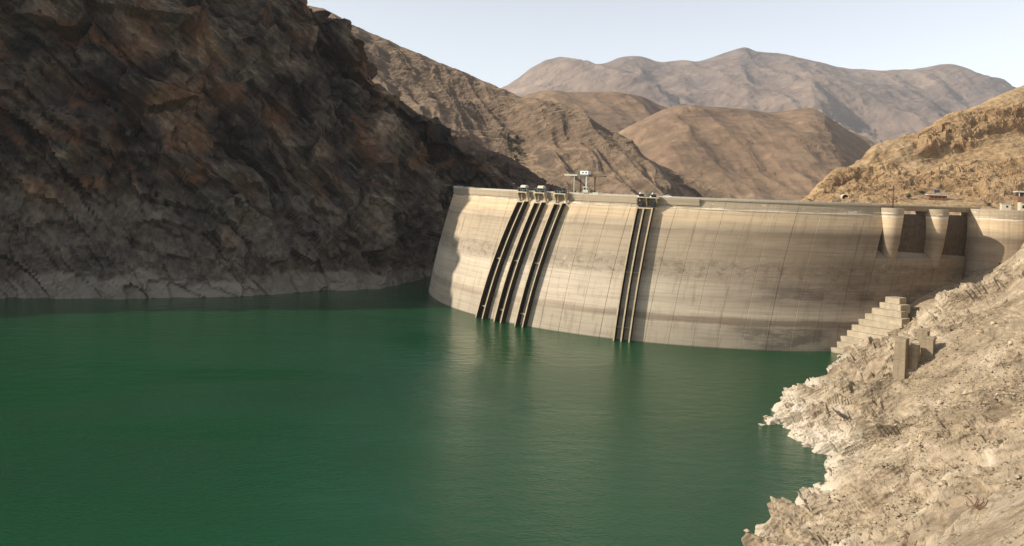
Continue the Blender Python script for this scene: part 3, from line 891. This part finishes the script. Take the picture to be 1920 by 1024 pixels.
def hoist(a, label, covered, wide=8.5, z=90.0):
    root = place(empty('gate_hoist'), a, 0.5, z, 1.22)
    tag(root, label, 'hoist', 'gate hoists above the intake channels')
    w = wide / 2
    part(MB().box((0, -3.4, -0.25), (wide, 3.4, 0.5)), 'platform', 'conc', root)
    for sx in (-w + 0.7, w - 0.7):                               # curved brackets below the platform
        pts = [(-1.72, -0.5), (-5.0, -0.5), (-5.0, -1.2), (-4.2, -2.6), (-3.4, -4.0), (-3.0, -5.6), (-2.25, -5.6)]
        part(MB().prism([(sx - 0.3, y, zz_) for y, zz_ in pts], (0, 0, 0), (0.6, 0, 0)), 'bracket', 'conc', root)
    for sx in (-w + 1.6, w - 1.6):
        d = MB().bar((sx - 0.9, -3.5, 1.05), (sx + 0.9, -3.5, 1.05), 0.75, 14)
        dr = part(d, 'rope_drum', 'dark', root)
        part(MB().bar((sx - 1.05, -3.5, 1.05), (sx - 0.9, -3.5, 1.05), 1.0, 16).bar((sx + 0.9, -3.5, 1.05), (sx + 1.05, -3.5, 1.05), 1.0, 16), 'flange', 'grey', dr)
        part(MB().bar((sx, -4.2, 1.0), (sx, -4.35, -5.8), 0.09, 5), 'hoist_rope', 'dark', root)
    part(MB().box((0, -3.4, 0.7), (1.6, 1.5, 1.4)).bar((0, -2.4, 0.9), (0, -4.4, 0.9), 0.5, 10), 'gearbox', 'greenst', root)
    fr = MB()
    for sx in (-w + 0.3, w - 0.3):
        fr.bar((sx, -1.9, 0), (sx, -1.9, 2.4), 0.13, 5).bar((sx, -4.9, 0), (sx, -4.9, 2.4), 0.13, 5).bar((sx, -1.9, 2.4), (sx, -4.9, 2.4), 0.13, 5)
    for y in (-1.9, -4.9): fr.bar((-w + 0.3, y, 2.4), (w - 0.3, y, 2.4), 0.13, 5)
    part(fr, 'frame', 'grey' if covered else 'dark', root)
    if covered:
        part(half_drum(MB(), (0.6, -3.4, 2.5), 1.5, wide * 0.5), 'cover', 'offwhite', root)
    else:
        part(MB().bar((-w + 0.6, -3.6, 2.0), (w - 0.6, -3.6, 2.0), 0.28, 8).box((-1.2, -3.4, 2.75), (1.3, 1.3, 0.7)).box((1.6, -3.4, 2.75), (1.0, 1.1, 0.7)), 'line_shaft', 'dark', root)
    return root
def mid(r): return sum(x[0] for x in r) / len(r)
hoist(mid(ribs[0]), 'gate hoist with white rounded cover, first from the shaded end of the dam', True)
hoist(mid(ribs[1]), 'gate hoist with white rounded cover, second from the shaded end of the dam', True)
hoist(mid(ribs[2]), 'open dark gate hoist without a cover, third from the shaded end of the dam', False)
# fourth, wider double hoist
r4 = place(empty('gate_hoist'), mid(ribs[3]), 0.5, 90.0, 1.15)
tag(r4, 'wide double gate hoist with white machinery above the triple-finned intake', 'hoist', 'gate hoists above the intake channels')
part(MB().box((0, -3.5, -0.25), (13.5, 3.6, 0.5)), 'platform', 'conc', r4)
for sx in (-5.6, -0.3, 5.4):
    part(MB().prism([(sx - 0.35, y, z_) for y, z_ in [(-2.22, -0.5), (-5.2, -0.5), (-5.2, -1.4), (-4.6, -3.2), (-3.8, -5.2), (-2.25, -5.2)]], (0, 0, 0), (0.7, 0, 0)), 'bracket', 'conc_dk', r4)
for sx in (-3.6, 3.4):
    part(MB().bar((sx - 1.5, -3.8, 1.0), (sx + 1.5, -3.8, 1.0), 0.85, 14), 'rope_drum', 'dark', r4)
    part(MB().box((sx + 0.3, -2.9, 1.2), (2.6, 1.0, 1.5)), 'motor_housing', 'white', r4, bevel=0.12)
    part(MB().prism([(sx - 2.0, -4.6, 0), (sx - 1.2, -4.6, 0), (sx - 0.2, -4.2, 2.6), (sx - 0.8, -4.2, 2.6)], (0, 0, 0), (0, 0.3, 0)), 'side_frame', 'white', r4)
    part(MB().box((sx, -4.3, -3.4), (3.6, 1.1, 2.0)).box((sx, -4.3, -5.0), (2.6, 0.9, 1.0)), 'lifting_beam', 'dark', r4)
part(MB().box((0, -3.6, 0.9), (1.8, 1.6, 1.8)), 'gearbox', 'greenst', r4, bevel=0.1)

# ---- gantry crane
gc = place(empty('gantry_crane'), a_px(1097, 90, -1.0), -1.0, 90.02)
tag(gc, 'pale hammerhead gantry crane on slim columns with hanging cab, standing on the crest', 'crane')
part(MB().box((-9.0, 0.4, 0.25), (1.4, 1.4, 0.5)).bar((-9.0, 0.4, 0.5), (-9.0, 0.4, 12.3), 0.38, 10), 'column', 'offwhite', gc)
part(MB().bar((0.6, 0.2, 5.2), (0.6, 0.2, 12.3), 0.42, 10), 'hanging_mast', 'white', gc)
part(MB().bar((4.2, 5.6, 0), (4.2, 5.6, 12.3), 0.42, 10), 'column', 'rust', gc)
part(MB().bar((-7.0, 5.6, 0), (-7.0, 5.6, 12.3), 0.38, 10), 'column', 'rust', gc)
part(MB().box((-11.6, 0.2, 12.9), (10.4, 1.4, 1.1)), 'jib_beam', 'offwhite', gc, bevel=0.08)
part(MB().box((-1.9, 2.9, 12.75), (9.0, 7.0, 1.3)), 'deck', 'greenst', gc)
jb = MB().box((8.2, 3.0, 12.5), (11.0, 3.2, 0.7))
for k in range(6): jb.bar((3.2 + 2 * k, 1.6, 12.8), (4.2 + 2 * k, 1.6, 14.2), 0.1, 5).bar((4.2 + 2 * k, 1.6, 14.2), (5.2 + 2 * k, 1.6, 12.8), 0.1, 5)
jb.bar((3.2, 1.6, 14.2), (13.4, 1.6, 14.2), 0.1, 5)
part(jb, 'counter_jib', 'rust', gc)
h_ = part(MB().box((-1.2, 1.6, 14.7), (6.4, 3.4, 2.5)), 'machine_house', 'white', gc, bevel=0.1)
for x in (-2.2, 0.3): part(MB().box((x, -0.14, 14.8), (1.2, 0.06, 0.9)), 'window', 'glass', h_)
rl = MB()
for x in np.arange(-16.4, -4.6, 2.3): rl.bar((x, -0.4, 13.4), (x, -0.4, 14.5), 0.06, 4)
rl.bar((-16.4, -0.4, 14.5), (-4.6, -0.4, 14.5), 0.06, 4).bar((-16.4, -0.4, 14.0), (-4.6, -0.4, 14.0), 0.05, 4)
part(rl, 'handrail', 'grey', gc)
cb = part(MB().box((0.9, 0.2, 3.2), (4.2, 3.2, 4.0)), 'cab', 'offwhite', gc, bevel=0.12)
for x, w_ in ((0.3, 1.9), (2.3, 0.8)): part(MB().box((x, -1.43, 3.9), (w_, 0.06, 1.5)), 'window', 'glass', cb)
part(MB().box((0.9, 0.2, 0.75), (2.6, 1.8, 0.9)).box((0.9, 0.2, 0.15), (1.4, 1.2, 0.3)), 'trolley_hook', 'dark', gc)
part(MB().bar((2.6, 0.2, 5.2), (2.6, 0.2, 12.2), 0.07, 4).bar((-0.6, 0.2, 5.2), (-0.6, 0.2, 12.2), 0.07, 4), 'cable', 'dark', gc)
cb2 = place(empty('equipment_box'), a_px(1117, 90, 0.2), 0.2, 90.02)
tag(cb2, 'small pale equipment cabinet beside the crane on the crest', 'cabinet')
part(MB().box((0, 0, 0.75), (4.0, 1.4, 1.5)), 'housing', 'offwhite', cb2, bevel=0.06)
part(MB().box((0, 0, 1.6), (4.4, 1.8, 0.16)), 'lid', 'white', cb2)

# ---- pickup truck
tk = place(empty('pickup_truck'), a_px(1252, 90.5, -1.6), -1.9, 90.02)
tag(tk, 'white pickup truck parked behind the railing on the dam crest', 'truck')
prof = [(-2.7, 0.55), (2.6, 0.55), (2.75, 0.8), (2.7, 1.12), (1.55, 1.25), (0.9, 1.28), (-2.7, 1.28)]
part(MB().prism([(x, -0.9, z) for x, z in prof], (0, 0, 0), (0, 1.8, 0)), 'body', 'white', tk, bevel=0.05)
cabp = [(-0.95, 1.28), (1.25, 1.28), (0.65, 1.95), (-0.75, 2.0)]
cb = part(MB().prism([(x, -0.82, z) for x, z in cabp], (0, 0, 0), (0, 1.64, 0)), 'cab', 'white', tk, bevel=0.04)
part(MB().prism([(-0.75, -0.85, 1.38), (0.98, -0.85, 1.38), (0.55, -0.85, 1.86), (-0.65, -0.85, 1.9)], (0, 0, 0), (0, 0.03, 0)), 'side_window', 'glass', cb)
part(MB().prism([(1.27, -0.7, 1.34), (1.27, 0.7, 1.34), (0.74, 0.66, 1.92), (0.74, -0.66, 1.92)], (0, 0, 0), (0.03, 0, 0.02)), 'windscreen', 'glass', cb)
for x in (-1.75, 1.75):
    for y in (-0.82, 0.82):
        wh = part(MB().bar((x, y - 0.12, 0.38), (x, y + 0.12, 0.38), 0.38, 14), 'wheel', 'tyre', tk)
        part(MB().bar((x, y - 0.14, 0.38), (x, y + 0.14, 0.38), 0.2, 10), 'rim', 'grey', wh)
for y in (-0.6, 0.6): part(MB().box((2.74, y, 0.95), (0.05, 0.34, 0.2)), 'headlight', 'glass', tk)

# ---- railing along the upstream edge
rt = empty('railing', face(A_CROWN, 90.0, 1.9)); bpy.context.view_layer.update()
tag(rt, 'long white painted railing along the upstream edge of the dam crest', 'railing')
def edge_out(a): return 2.0 if a < A_W - 0.3 / R_TOP else 0.45
kb = []
for a0, a1 in ((A_L, A_W), (A_W, A_S)):
    o_ = edge_out((a0 + a1) / 2)
    arc_band('kerb', a0, a1, 89.965, 90.42, o_ - 0.22, o_ + 0.14, M['offwhite'], rt, 90)
    for zc in (90.72, 91.08):
        arc_band('rail', a0, a1, zc - 0.045, zc + 0.045, o_ - 0.05, o_ + 0.05, M['white'], rt, 120)
mb = MB()
n_ = int((A_S - A_L) * R_TOP / 2.4)
for k in range(n_ + 1):
    a = A_L + (A_S - A_L) * k / n_; f = face(a, HD, edge_out(a))
    mb.bar((f[0], f[1], 90.4), (f[0], f[1], 91.15), 0.07, 4)
o = mb.build('posts', M['white']); under(o, rt); tag(o, kind='stuff')

# ---- lamp post, mast, hanging pipe
lp = place(empty('lamp_post'), a_px(963, 90, 1.2), 1.0, 89.96)
tag(lp, 'slim grey lamp post on the crest left of the hoists', 'lamp post')
part(MB().bar((0, 0, 0), (0, 0, 5.6), 0.11, 6, 0.07), 'pole', 'grey', lp)
part(MB().box((0.0, -0.3, 5.7), (0.5, 0.9, 0.22)), 'lamp_head', 'white', lp)
ms = place(empty('lattice_mast'), A_P1 + 1.0 / R_TOP, 2.2, 88.7)
tag(ms, 'dark lattice mast with a short cross arm on the first spillway pier', 'mast')
mm = MB()
for x in (-0.35, 0.35):
    for y in (-0.35, 0.35): mm.bar((x, y, 0), (x * 0.6, y * 0.6, 14.2), 0.07, 4)
for k in range(9):
    z0, z1 = k * 1.55, (k + 1) * 1.55; s0 = 0.35 * (1 - 0.4 * z0 / 14.2); s1 = 0.35 * (1 - 0.4 * z1 / 14.2); sg = 1 if k % 2 else -1
    mm.bar((-s0 * sg, -s0, z0), (s1 * sg, -s1, z1), 0.045, 4).bar((-s0 * sg, s0, z0), (s1 * sg, s1, z1), 0.045, 4)
part(mm, 'lattice', 'dark', ms)
part(MB().box((-1.0, 0, 13.6), (3.4, 0.16, 0.16)).box((-2.4, 0, 13.3), (0.3, 0.3, 0.5)), 'cross_arm', 'dark', ms)

# ---- hut and control tower on the abutment block
ht = empty('gate_hut', (*at(1885, 390, 526)[:2], 89.6), -0.3)
tag(ht, 'small square concrete hut with one dark window on the abutment block', 'hut')
part(MB().box((0, 0, 2.0), (5.4, 4.4, 4.0)), 'wall', 'offwhite', ht)
part(MB().box((0, 0, 4.12), (6.0, 5.0, 0.24)), 'roof', 'conc', ht)
part(MB().box((0.5, -2.21, 2.3), (1.2, 0.06, 1.3)), 'window', 'glass', ht)
ct = empty('control_tower', (*at(1926, 390, 530)[:2], 89.6), -0.35)
tag(ct, 'two-storey control tower with overhanging glazed upper floor at the right edge', 'tower')
part(MB().box((0, 0, 3.3), (9.5, 8, 6.6)), 'wall', 'offwhite', ct)
for x in (-2.9, 0.2, 3.2):
    wf = part(MB().box((x, -4.02, 2.5), (1.7, 0.1, 2.0)), 'window', 'glass', ct)
    part(MB().box((x, -4.1, 1.45), (2.0, 0.2, 0.16)), 'sill', 'conc', wf)
part(MB().box((0, 0, 8.0), (13.5, 11.5, 2.7)), 'balcony', 'brick', ct)
part(MB().box((0, 0, 10.7), (12.0, 10.0, 2.7)), 'glazing', 'glass', ct)
for x in (-5.9, -3.0, 0, 3.0, 5.9): part(MB().box((x, -5.0, 10.7), (0.3, 0.3, 2.7)), 'mullion', 'white', ct)
part(MB().box((0, 0, 12.4), (14.5, 12.5, 0.7)), 'roof', 'offwhite', ct)

# ================================================================== RIGHT BANK THINGS
# ---- stepped concrete blocks climbing the dam's toe
st = empty('concrete_steps', at_z(1600, 655, 2.8)); bpy.context.view_layer.update()
tag(st, 'flight of ten giant pale concrete steps climbing beside the foot of the dam', 'steps')
SL = [(1555.8, 650.7, 1611, 660), (1567, 640, 1633, 652), (1581, 630.5, 1650, 642), (1593.6, 620, 1665, 633), (1606, 610, 1680, 621.7),
      (1618, 599, 1686, 609), (1630.5, 589, 1691, 599), (1643.7, 578.7, 1690, 585.5), (1657, 567.6, 1689, 573), (1669, 557.6, 1687, 560)]
for i, (x0, y0, x1, y1) in enumerate(SL):
    z = 2.9 + 3.42 * i
    L = at_z(x0, y0, z); R_ = at_z(x1, y1, z); d = (R_ - L); d[2] = 0; d /= np.linalg.norm(d)
    nrm_ = np.array((-d[1], d[0], 0)); nrm_ = nrm_ if nrm_[0] > 0 else -nrm_
    L2 = L - d * 3.0; dep = 9.0
    q4 = [L2, R_, R_ + nrm_ * dep, L2 + nrm_ * dep]
    zb = z - 5.2
    vs = [(p[0] + nrm_[0] * 0.0, p[1], zb) for p in q4] + [(p[0], p[1], z) for p in q4]
    o = MB().add(vs, [(3, 2, 1, 0), (4, 5, 6, 7), (0, 1, 5, 4), (1, 2, 6, 5), (2, 3, 7, 6), (3, 0, 4, 7)]).build('step', M['conc_block'], None, bevel=0.12)
    under(o, st)
# ---- ruined concrete piers on the bank
def ruin(x0, x1, ytop, ybase, label, depth=5.0, taper=0.86, Y=None, rz=-0.7, cap=False):
    base = pick(BANK, (x0 + x1) / 2, ybase)
    Yd = base[1] if Y is None else Y
    top = at((x0 + x1) / 2, ytop, Yd); w_ = (x1 - x0) * Yd / FPX * 0.92
    r = empty('concrete_pier', (top[0], Yd + depth / 2, base[2] - 4.0), rz)
    tag(r, label, 'pier', 'ruined concrete piers on the right bank')
    H = top[2] - base[2] + 4.0
    hs = [0, H * 0.52, H]
    for k in range(2):
        h0, h1 = hs[k] + (0.03 if k else 0), hs[k + 1]
        b0 = 1 + (1 - taper) * (1 - h0 / H) * 1.6; b1 = 1 + (1 - taper) * (1 - h1 / H) * 1.6
        vs = []
        for h, bb in ((h0, b0), (h1, b1)):
            vs += [(-w_ / 2 * (bb * 1.15 - 0.15), -depth / 2 * bb, h), (w_ / 2, -depth / 2 * bb, h), (w_ / 2, depth / 2, h), (-w_ / 2 * (bb * 1.15 - 0.15), depth / 2, h)]
        part(MB().add(vs, [(3, 2, 1, 0), (4, 5, 6, 7), (0, 1, 5, 4), (1, 2, 6, 5), (2, 3, 7, 6), (3, 0, 4, 7)]), 'concrete_pour', 'conc_pier', r, bevel=0.1)
    if cap: part(MB().box((0, 0, H + 0.4), (w_ * 1.15, depth * 1.1, 0.8)), 'cap', 'conc_pier', r, bevel=0.08)
    return base
M['conc_pier'] = stained('stained_pier_concrete', lin(152, 136, 111))
b0 = ruin(1687, 1708, 636, 704, 'tallest ruined concrete pier, battered and standing nearest the water', 5.0)
ruin(1711, 1728, 649, 686, 'medium ruined concrete pier right beside the tallest one', 4.0, 0.95)
ruin(1734, 1757, 637, 664, 'short ruined concrete pier with a cap slab, rightmost of the row', 4.0, 0.97, cap=True)
ruin(1727, 1746, 622, 637, 'low concrete stump on the rock behind the ruined piers', 4.0, 0.98)
# ---- pump raft at the waterline
pr = empty('pump_raft', (*at_z(1588, 669, 0.0)[:2], 0.0), 0.35)
tag(pr, 'small raft of bleached planks carrying a grey pump below the concrete steps', 'raft')
for y in (-2.0, 2.2): part(MB().box((0, y, 0.25), (11.0, 1.1, 0.5), 0.06 * y), 'plank', 'wood', pr)
for x in (-3.6, 3.2): part(MB().box((x, 0.1, 0.62), (0.9, 5.6, 0.24)), 'cross_plank', 'wood', pr)
part(MB().box((0.6, 0.1, 1.5), (2.2, 1.8, 1.5)), 'pump', 'grey', pr, bevel=0.15)
part(MB().bar((0.6, 0.1, 2.3), (0.6, 0.1, 3.2), 0.35, 10).bar((1.6, 0.1, 1.6), (5.2, 1.2, 0.9), 0.18, 8), 'pipe', 'grey', pr)

# ---- boulders (several shapes) and gravel
def rock_mesh(name, seed, sub=2, rough=0.35):
    bm = bmesh.new(); bmesh.ops.create_icosphere(bm, subdivisions=sub, radius=1.0)
    V = np.array([v.co for v in bm.verts], np.float32)
    k = 1 + rough * cells(V * 0.9 + seed * 7.3, seed, 0.9, 0.7) + 0.18 * fbm(V * 1.8 + seed, 3, seed=seed)
    V = V * k[:, None] * (1.0, 0.8, 0.62)
    for v, c in zip(bm.verts, V): v.co = c
    me = bpy.data.meshes.new(name); bm.to_mesh(me); bm.free()
    return me
M['boulder'] = rock_mat('boulder_rock', [lin(150, 132, 108), lin(178, 158, 130), lin(198, 180, 152), lin(214, 198, 172)], scale=3.0)
shapes = [rock_mesh('boulder', 400 + k) for k in range(5)]
for me in shapes: me.materials.append(M['boulder'])
Bv = BANK.reshape(-1, 3)
bx_, by_ = proj(np.where(Bv[:, 1:2] > 40, Bv, np.array((0, 1e6, 0))))
BN = normals(BANK).reshape(-1, 3); BN = np.where(BN[:, 2:3] < 0, -BN, BN)
vis = np.where((bx_ > 1400) & (bx_ < 1930) & (by_ > 560) & (by_ < 1040) & (Bv[:, 1] > 60) & (Bv[:, 2] > 0.5) & (BN[:, 2] > 0.45))[0]
r3 = np.random.default_rng(19)
for k in range(70):
    p = Bv[vis[r3.integers(len(vis))]]
    sz = float(np.clip(r3.lognormal(0.1, 0.45), 0.7, 3.0)) * (0.75 if p[1] < 220 else 1.0)
    o = bpy.data.objects.new('boulder', shapes[k % 5]); COL.objects.link(o)
    o.location = (p[0], p[1], p[2] + 0.12 * sz); o.scale = (sz,) * 3
    o.rotation_euler = (r3.uniform(-0.5, 0.5), r3.uniform(-0.5, 0.5), r3.uniform(0, 6.28))
    tag(o, 'pale angular boulder lying loose on the rocky right bank', 'boulder', 'loose boulders on the right bank')
dw = pick(BANK, 1835, 955)
dr = empty('driftwood', (dw[0], dw[1], dw[2] + 0.3))
tag(dr, 'tangle of bare dead branches lying on the gravel of the near bank', 'driftwood')
for k in range(7):
    a = r3.uniform(0, 6.28); l = r3.uniform(1.5, 4.5)
    p0 = Vector((r3.uniform(-1, 1), r3.uniform(-1, 1), 0.1)); p1 = p0 + Vector((math.cos(a) * l * 0.6, math.sin(a) * l * 0.6, r3.uniform(0.3, 0.9))); p2 = p1 + Vector((math.cos(a + 0.5) * l * 0.5, math.sin(a + 0.5) * l * 0.5, r3.uniform(-0.3, 0.5)))
    part(MB().bar(p0, p1, 0.12, 5, 0.08).bar(p1, p2, 0.08, 5, 0.03), 'branch', 'driftwood', dr)

# gravel: far too many stones to count
ng = 14000
gr = np.random.default_rng(23)
w_ = np.clip((380 - Bv[vis, 1]) / 260, 0.08, 1) * np.clip(fbm(Bv[vis] / 22, 2, seed=131) * 2.2 + 0.45, 0.03, 1)
idx = gr.choice(vis, ng, p=w_ / w_.sum())
base = np.array([(1, 0, 0), (-1, 0, 0), (0, 1, 0), (0, -1, 0), (0, 0, 1), (0, 0, -1), (.6, .6, .5), (-.6, .55, .45), (.55, -.6, .5), (-.6, -.6, .5)], np.float32)
hullf = np.array([(4, 6, 7), (4, 7, 9), (4, 9, 8), (4, 8, 6), (0, 2, 6), (2, 7, 6), (2, 1, 7), (1, 9, 7), (1, 3, 9), (3, 8, 9), (3, 0, 8), (0, 6, 8), (5, 2, 0), (5, 1, 2), (5, 3, 1), (5, 0, 3)])
sz = np.clip(gr.lognormal(-1.35, 0.5, ng), 0.10, 0.9)
an = gr.uniform(0, 6.28, ng); ca, sa = np.cos(an), np.sin(an)
b = base[None] * gr.uniform(0.6, 1.25, (ng, 10, 3)) * sz[:, None, None] * np.array((1.1, 0.8, 0.65))
V = np.stack([b[..., 0] * ca[:, None] - b[..., 1] * sa[:, None], b[..., 0] * sa[:, None] + b[..., 1] * ca[:, None], b[..., 2]], -1)
V += (Bv[idx] + gr.normal(0, 0.35, (ng, 3)) * (1, 1, 0))[:, None, :]
F = (hullf[None] + (np.arange(ng) * 10)[:, None, None]).reshape(-1, 3)
o = mesh_obj('gravel', from_arrays('gravel', V.reshape(-1, 3), F), M['boulder'])
tag(o, 'loose pale gravel and stones scattered over the near bank', 'gravel', kind='stuff')

# ================================================================== ON THE HILLSIDE BEYOND
tp = pick(HILL, 1583, 367)
tn = empty('tunnel_portal', (tp[0], tp[1] - 0.8, tp[2] - 2.6), -0.25)
tag(tn, 'dark round road tunnel mouth with concrete rim at the foot of the sunlit hillside', 'tunnel')
rim = MB(); R1, R2 = 3.0, 2.5; nn = 22
for y0, y1 in ((0, 12),):
    vs = []
    for y in (y0, y1):
        for r_ in (R1, R2):
            for k in range(nn): t_ = 2 * math.pi * k / nn; vs.append((r_ * math.cos(t_), y, 2.4 + r_ * math.sin(t_)))
    fs = []
    for k in range(nn):
        k2 = (k + 1) % nn
        fs += [(k, k2, nn + k2, nn + k), (k, 2 * nn + k, 2 * nn + k2, k2), (nn + k, nn + k2, 3 * nn + k2, 3 * nn + k)]
    rim.add(vs, fs)
part(rim, 'rim', 'conc', tn)
part(MB().bar((0, 11.5, 2.4), (0, 11.9, 2.4), 2.52, 22), 'bore_end', 'dark', tn)
wb = pick(HILL, 1751, 369)
bd = empty('roadside_building', (wb[0], wb[1] - 3, wb[2] - 1.2), -0.15)
tag(bd, 'long low roadside building with pale flat roof below the hillside', 'building')
part(MB().box((0, 0, 2.0), (14.5, 6.0, 4.0)), 'wall', 'brick', bd)
part(MB().box((-0.5, -0.4, 4.2), (16.0, 7.4, 0.45)), 'roof', 'white', bd)
for x in (-4.5, -1.5, 1.5, 4.5): part(MB().box((x, -3.02, 2.2), (1.4, 0.08, 1.2)), 'window', 'glass', bd)
sp = pick(HILL, 1757, 361)
sg = empty('sign_board', (sp[0], sp[1] - 1, sp[2] - 0.5), -0.1)
tag(sg, 'dark blank sign board on two posts above the roadside building', 'sign')
part(MB().box((0, 0, 3.2), (4.6, 0.2, 2.4)), 'board', 'blue', sg)
for x in (-1.7, 1.7): part(MB().bar((x, 0.16, 0), (x, 0.16, 4.2), 0.1, 5), 'post', 'grey', sg)

# ---- trees and shrubs
def leaf_mat(name, c):
    t = NT(name); p = t.pos()
    t.col(t.ramp(t.noise(p, 1.3, 3), [(0.3, tuple(x * 0.55 for x in c[:3]) + (1,)), (0.7, c)])); return t.m
M['leaf'] = leaf_mat('dusty_leaves', (0.075, 0.085, 0.040, 1))
M['bark'] = simple('bark', lin(92, 76, 60), 0.95)
def tree(name, p, h, wd, label, cat, group, seed, n=420):
    g_ = np.random.default_rng(seed)
    r = empty(name, p); tag(r, label, cat, group)
    tr = MB().bar((0, 0, -0.6), (0.05 * h, 0, h * 0.5), 0.035 * h, 6, 0.02 * h)
    for k in range(4):
        a = k * 1.6 + g_.uniform(0, 0.6); tr.bar((0.03 * h, 0, h * 0.3), (math.cos(a) * wd * 0.3, math.sin(a) * wd * 0.3, h * 0.7), 0.016 * h, 5, 0.006 * h)
    part(tr, 'trunk', 'bark', r)
    cl = g_.normal(0, 1, (9, 3)); cl /= np.linalg.norm(cl, axis=1)[:, None]; cl *= g_.uniform(0.2, 0.75, (9, 1))
    c = cl[g_.integers(0, 9, n)] + g_.normal(0, 0.22, (n, 3))
    c = c * (wd / 2, wd / 2, h * 0.36) + (0, 0, h * 0.60)
    s_ = g_.uniform(0.05, 0.10, n) * h
    e1 = g_.normal(0, 1, (n, 3)); e1 /= np.linalg.norm(e1, axis=1)[:, None]
    e2 = np.cross(e1, g_.normal(0, 1, (n, 3))); e2 /= np.linalg.norm(e2, axis=1)[:, None]
    V = np.stack([c - e1 * s_[:, None], c + e2 * s_[:, None] * 0.6, c + e1 * s_[:, None], c - e2 * s_[:, None] * 0.6], 1).reshape(-1, 3)
    mesh_obj('crown', from_arrays('crown', V, np.arange(4 * n).reshape(-1, 4)), M['leaf'], r)
tree('shrub', pick(HILL, 1705, 370), 5.0, 6.5, 'round dusty green shrub left of the low roadside building', 'shrub', 'shrubs below the hillside', 1)
tree('shrub', pick(HILL, 1731, 363), 5.0, 6.0, 'dusty green shrub just behind the roof of the roadside building', 'shrub', 'shrubs below the hillside', 2)
tree('shrub', pick(HILL, 1853, 385), 3.6, 4.5, 'low dark shrub above the abutment, left of the small hut', 'shrub', 'shrubs below the hillside', 3)
for k, (x, y) in enumerate([(955, 258), (962, 266), (969, 262), (958, 276), (966, 283), (973, 290), (964, 297), (971, 303)]):
    tree('gully_tree', pick(RIDGE, x, y), r3.uniform(9, 13), r3.uniform(9, 13), 'small dark green tree in the gully of the brown ridge behind the dam', 'tree', 'trees in the ridge gully', 20 + k, 260)

# ---- power pylon on the skyline
pb = at(1639, 276, 930)
py = empty('power_pylon', (pb[0], 930, pb[2] - 14), 0.5)
tag(py, 'grey lattice power pylon with three cross arms on the skyline beyond the hillside', 'pylon')
pm = MB(); Hh = 36.0
def half(z): return 3.2 * (1 - z / Hh) ** 1.2 + 0.5
lv = np.linspace(0, Hh, 11)
for sx in (-1, 1):
    for sy in (-1, 1):
        for z0, z1 in zip(lv[:-1], lv[1:]): pm.bar((sx * half(z0), sy * half(z0), z0), (sx * half(z1), sy * half(z1), z1), 0.16, 4)
for z0, z1 in zip(lv[:-1], lv[1:]):
    for sy in (-1, 1):
        pm.bar((-half(z0), sy * half(z0), z0), (half(z1), sy * half(z1), z1), 0.09, 4).bar((half(z0), sy * half(z0), z0), (-half(z1), sy * half(z1), z1), 0.09, 4)
part(pm, 'lattice', 'grey', py)
for zc, wd in ((24, 7.0), (28.5, 6.0), (33, 5.0)):
    part(MB().bar((-wd, 0, zc), (wd, 0, zc), 0.14, 4).bar((-wd, 0, zc), (0, 0, zc + 2), 0.1, 4).bar((wd, 0, zc), (0, 0, zc + 2), 0.1, 4), 'cross_arm', 'grey', py)

# ================================================================== HAZE
HZ = MB().box((0, 6400, 1270), (26400, 19300, 2604)).build('haze', None)
t = NT('haze_air')
nt = t.t; out = [n for n in nt.nodes if n.type == 'OUTPUT_MATERIAL'][0]
nt.nodes.remove(t.b)
pv = nt.nodes.new('ShaderNodeVolumePrincipled')
pv.inputs['Color'].default_value = (0.90, 0.95, 1.0, 1)
pv.inputs['Density'].default_value = 2.1e-5
nt.links.new(pv.outputs[0], out.inputs['Volume'])
HZ.data.materials.append(t.m)
tag(HZ, kind='stuff')
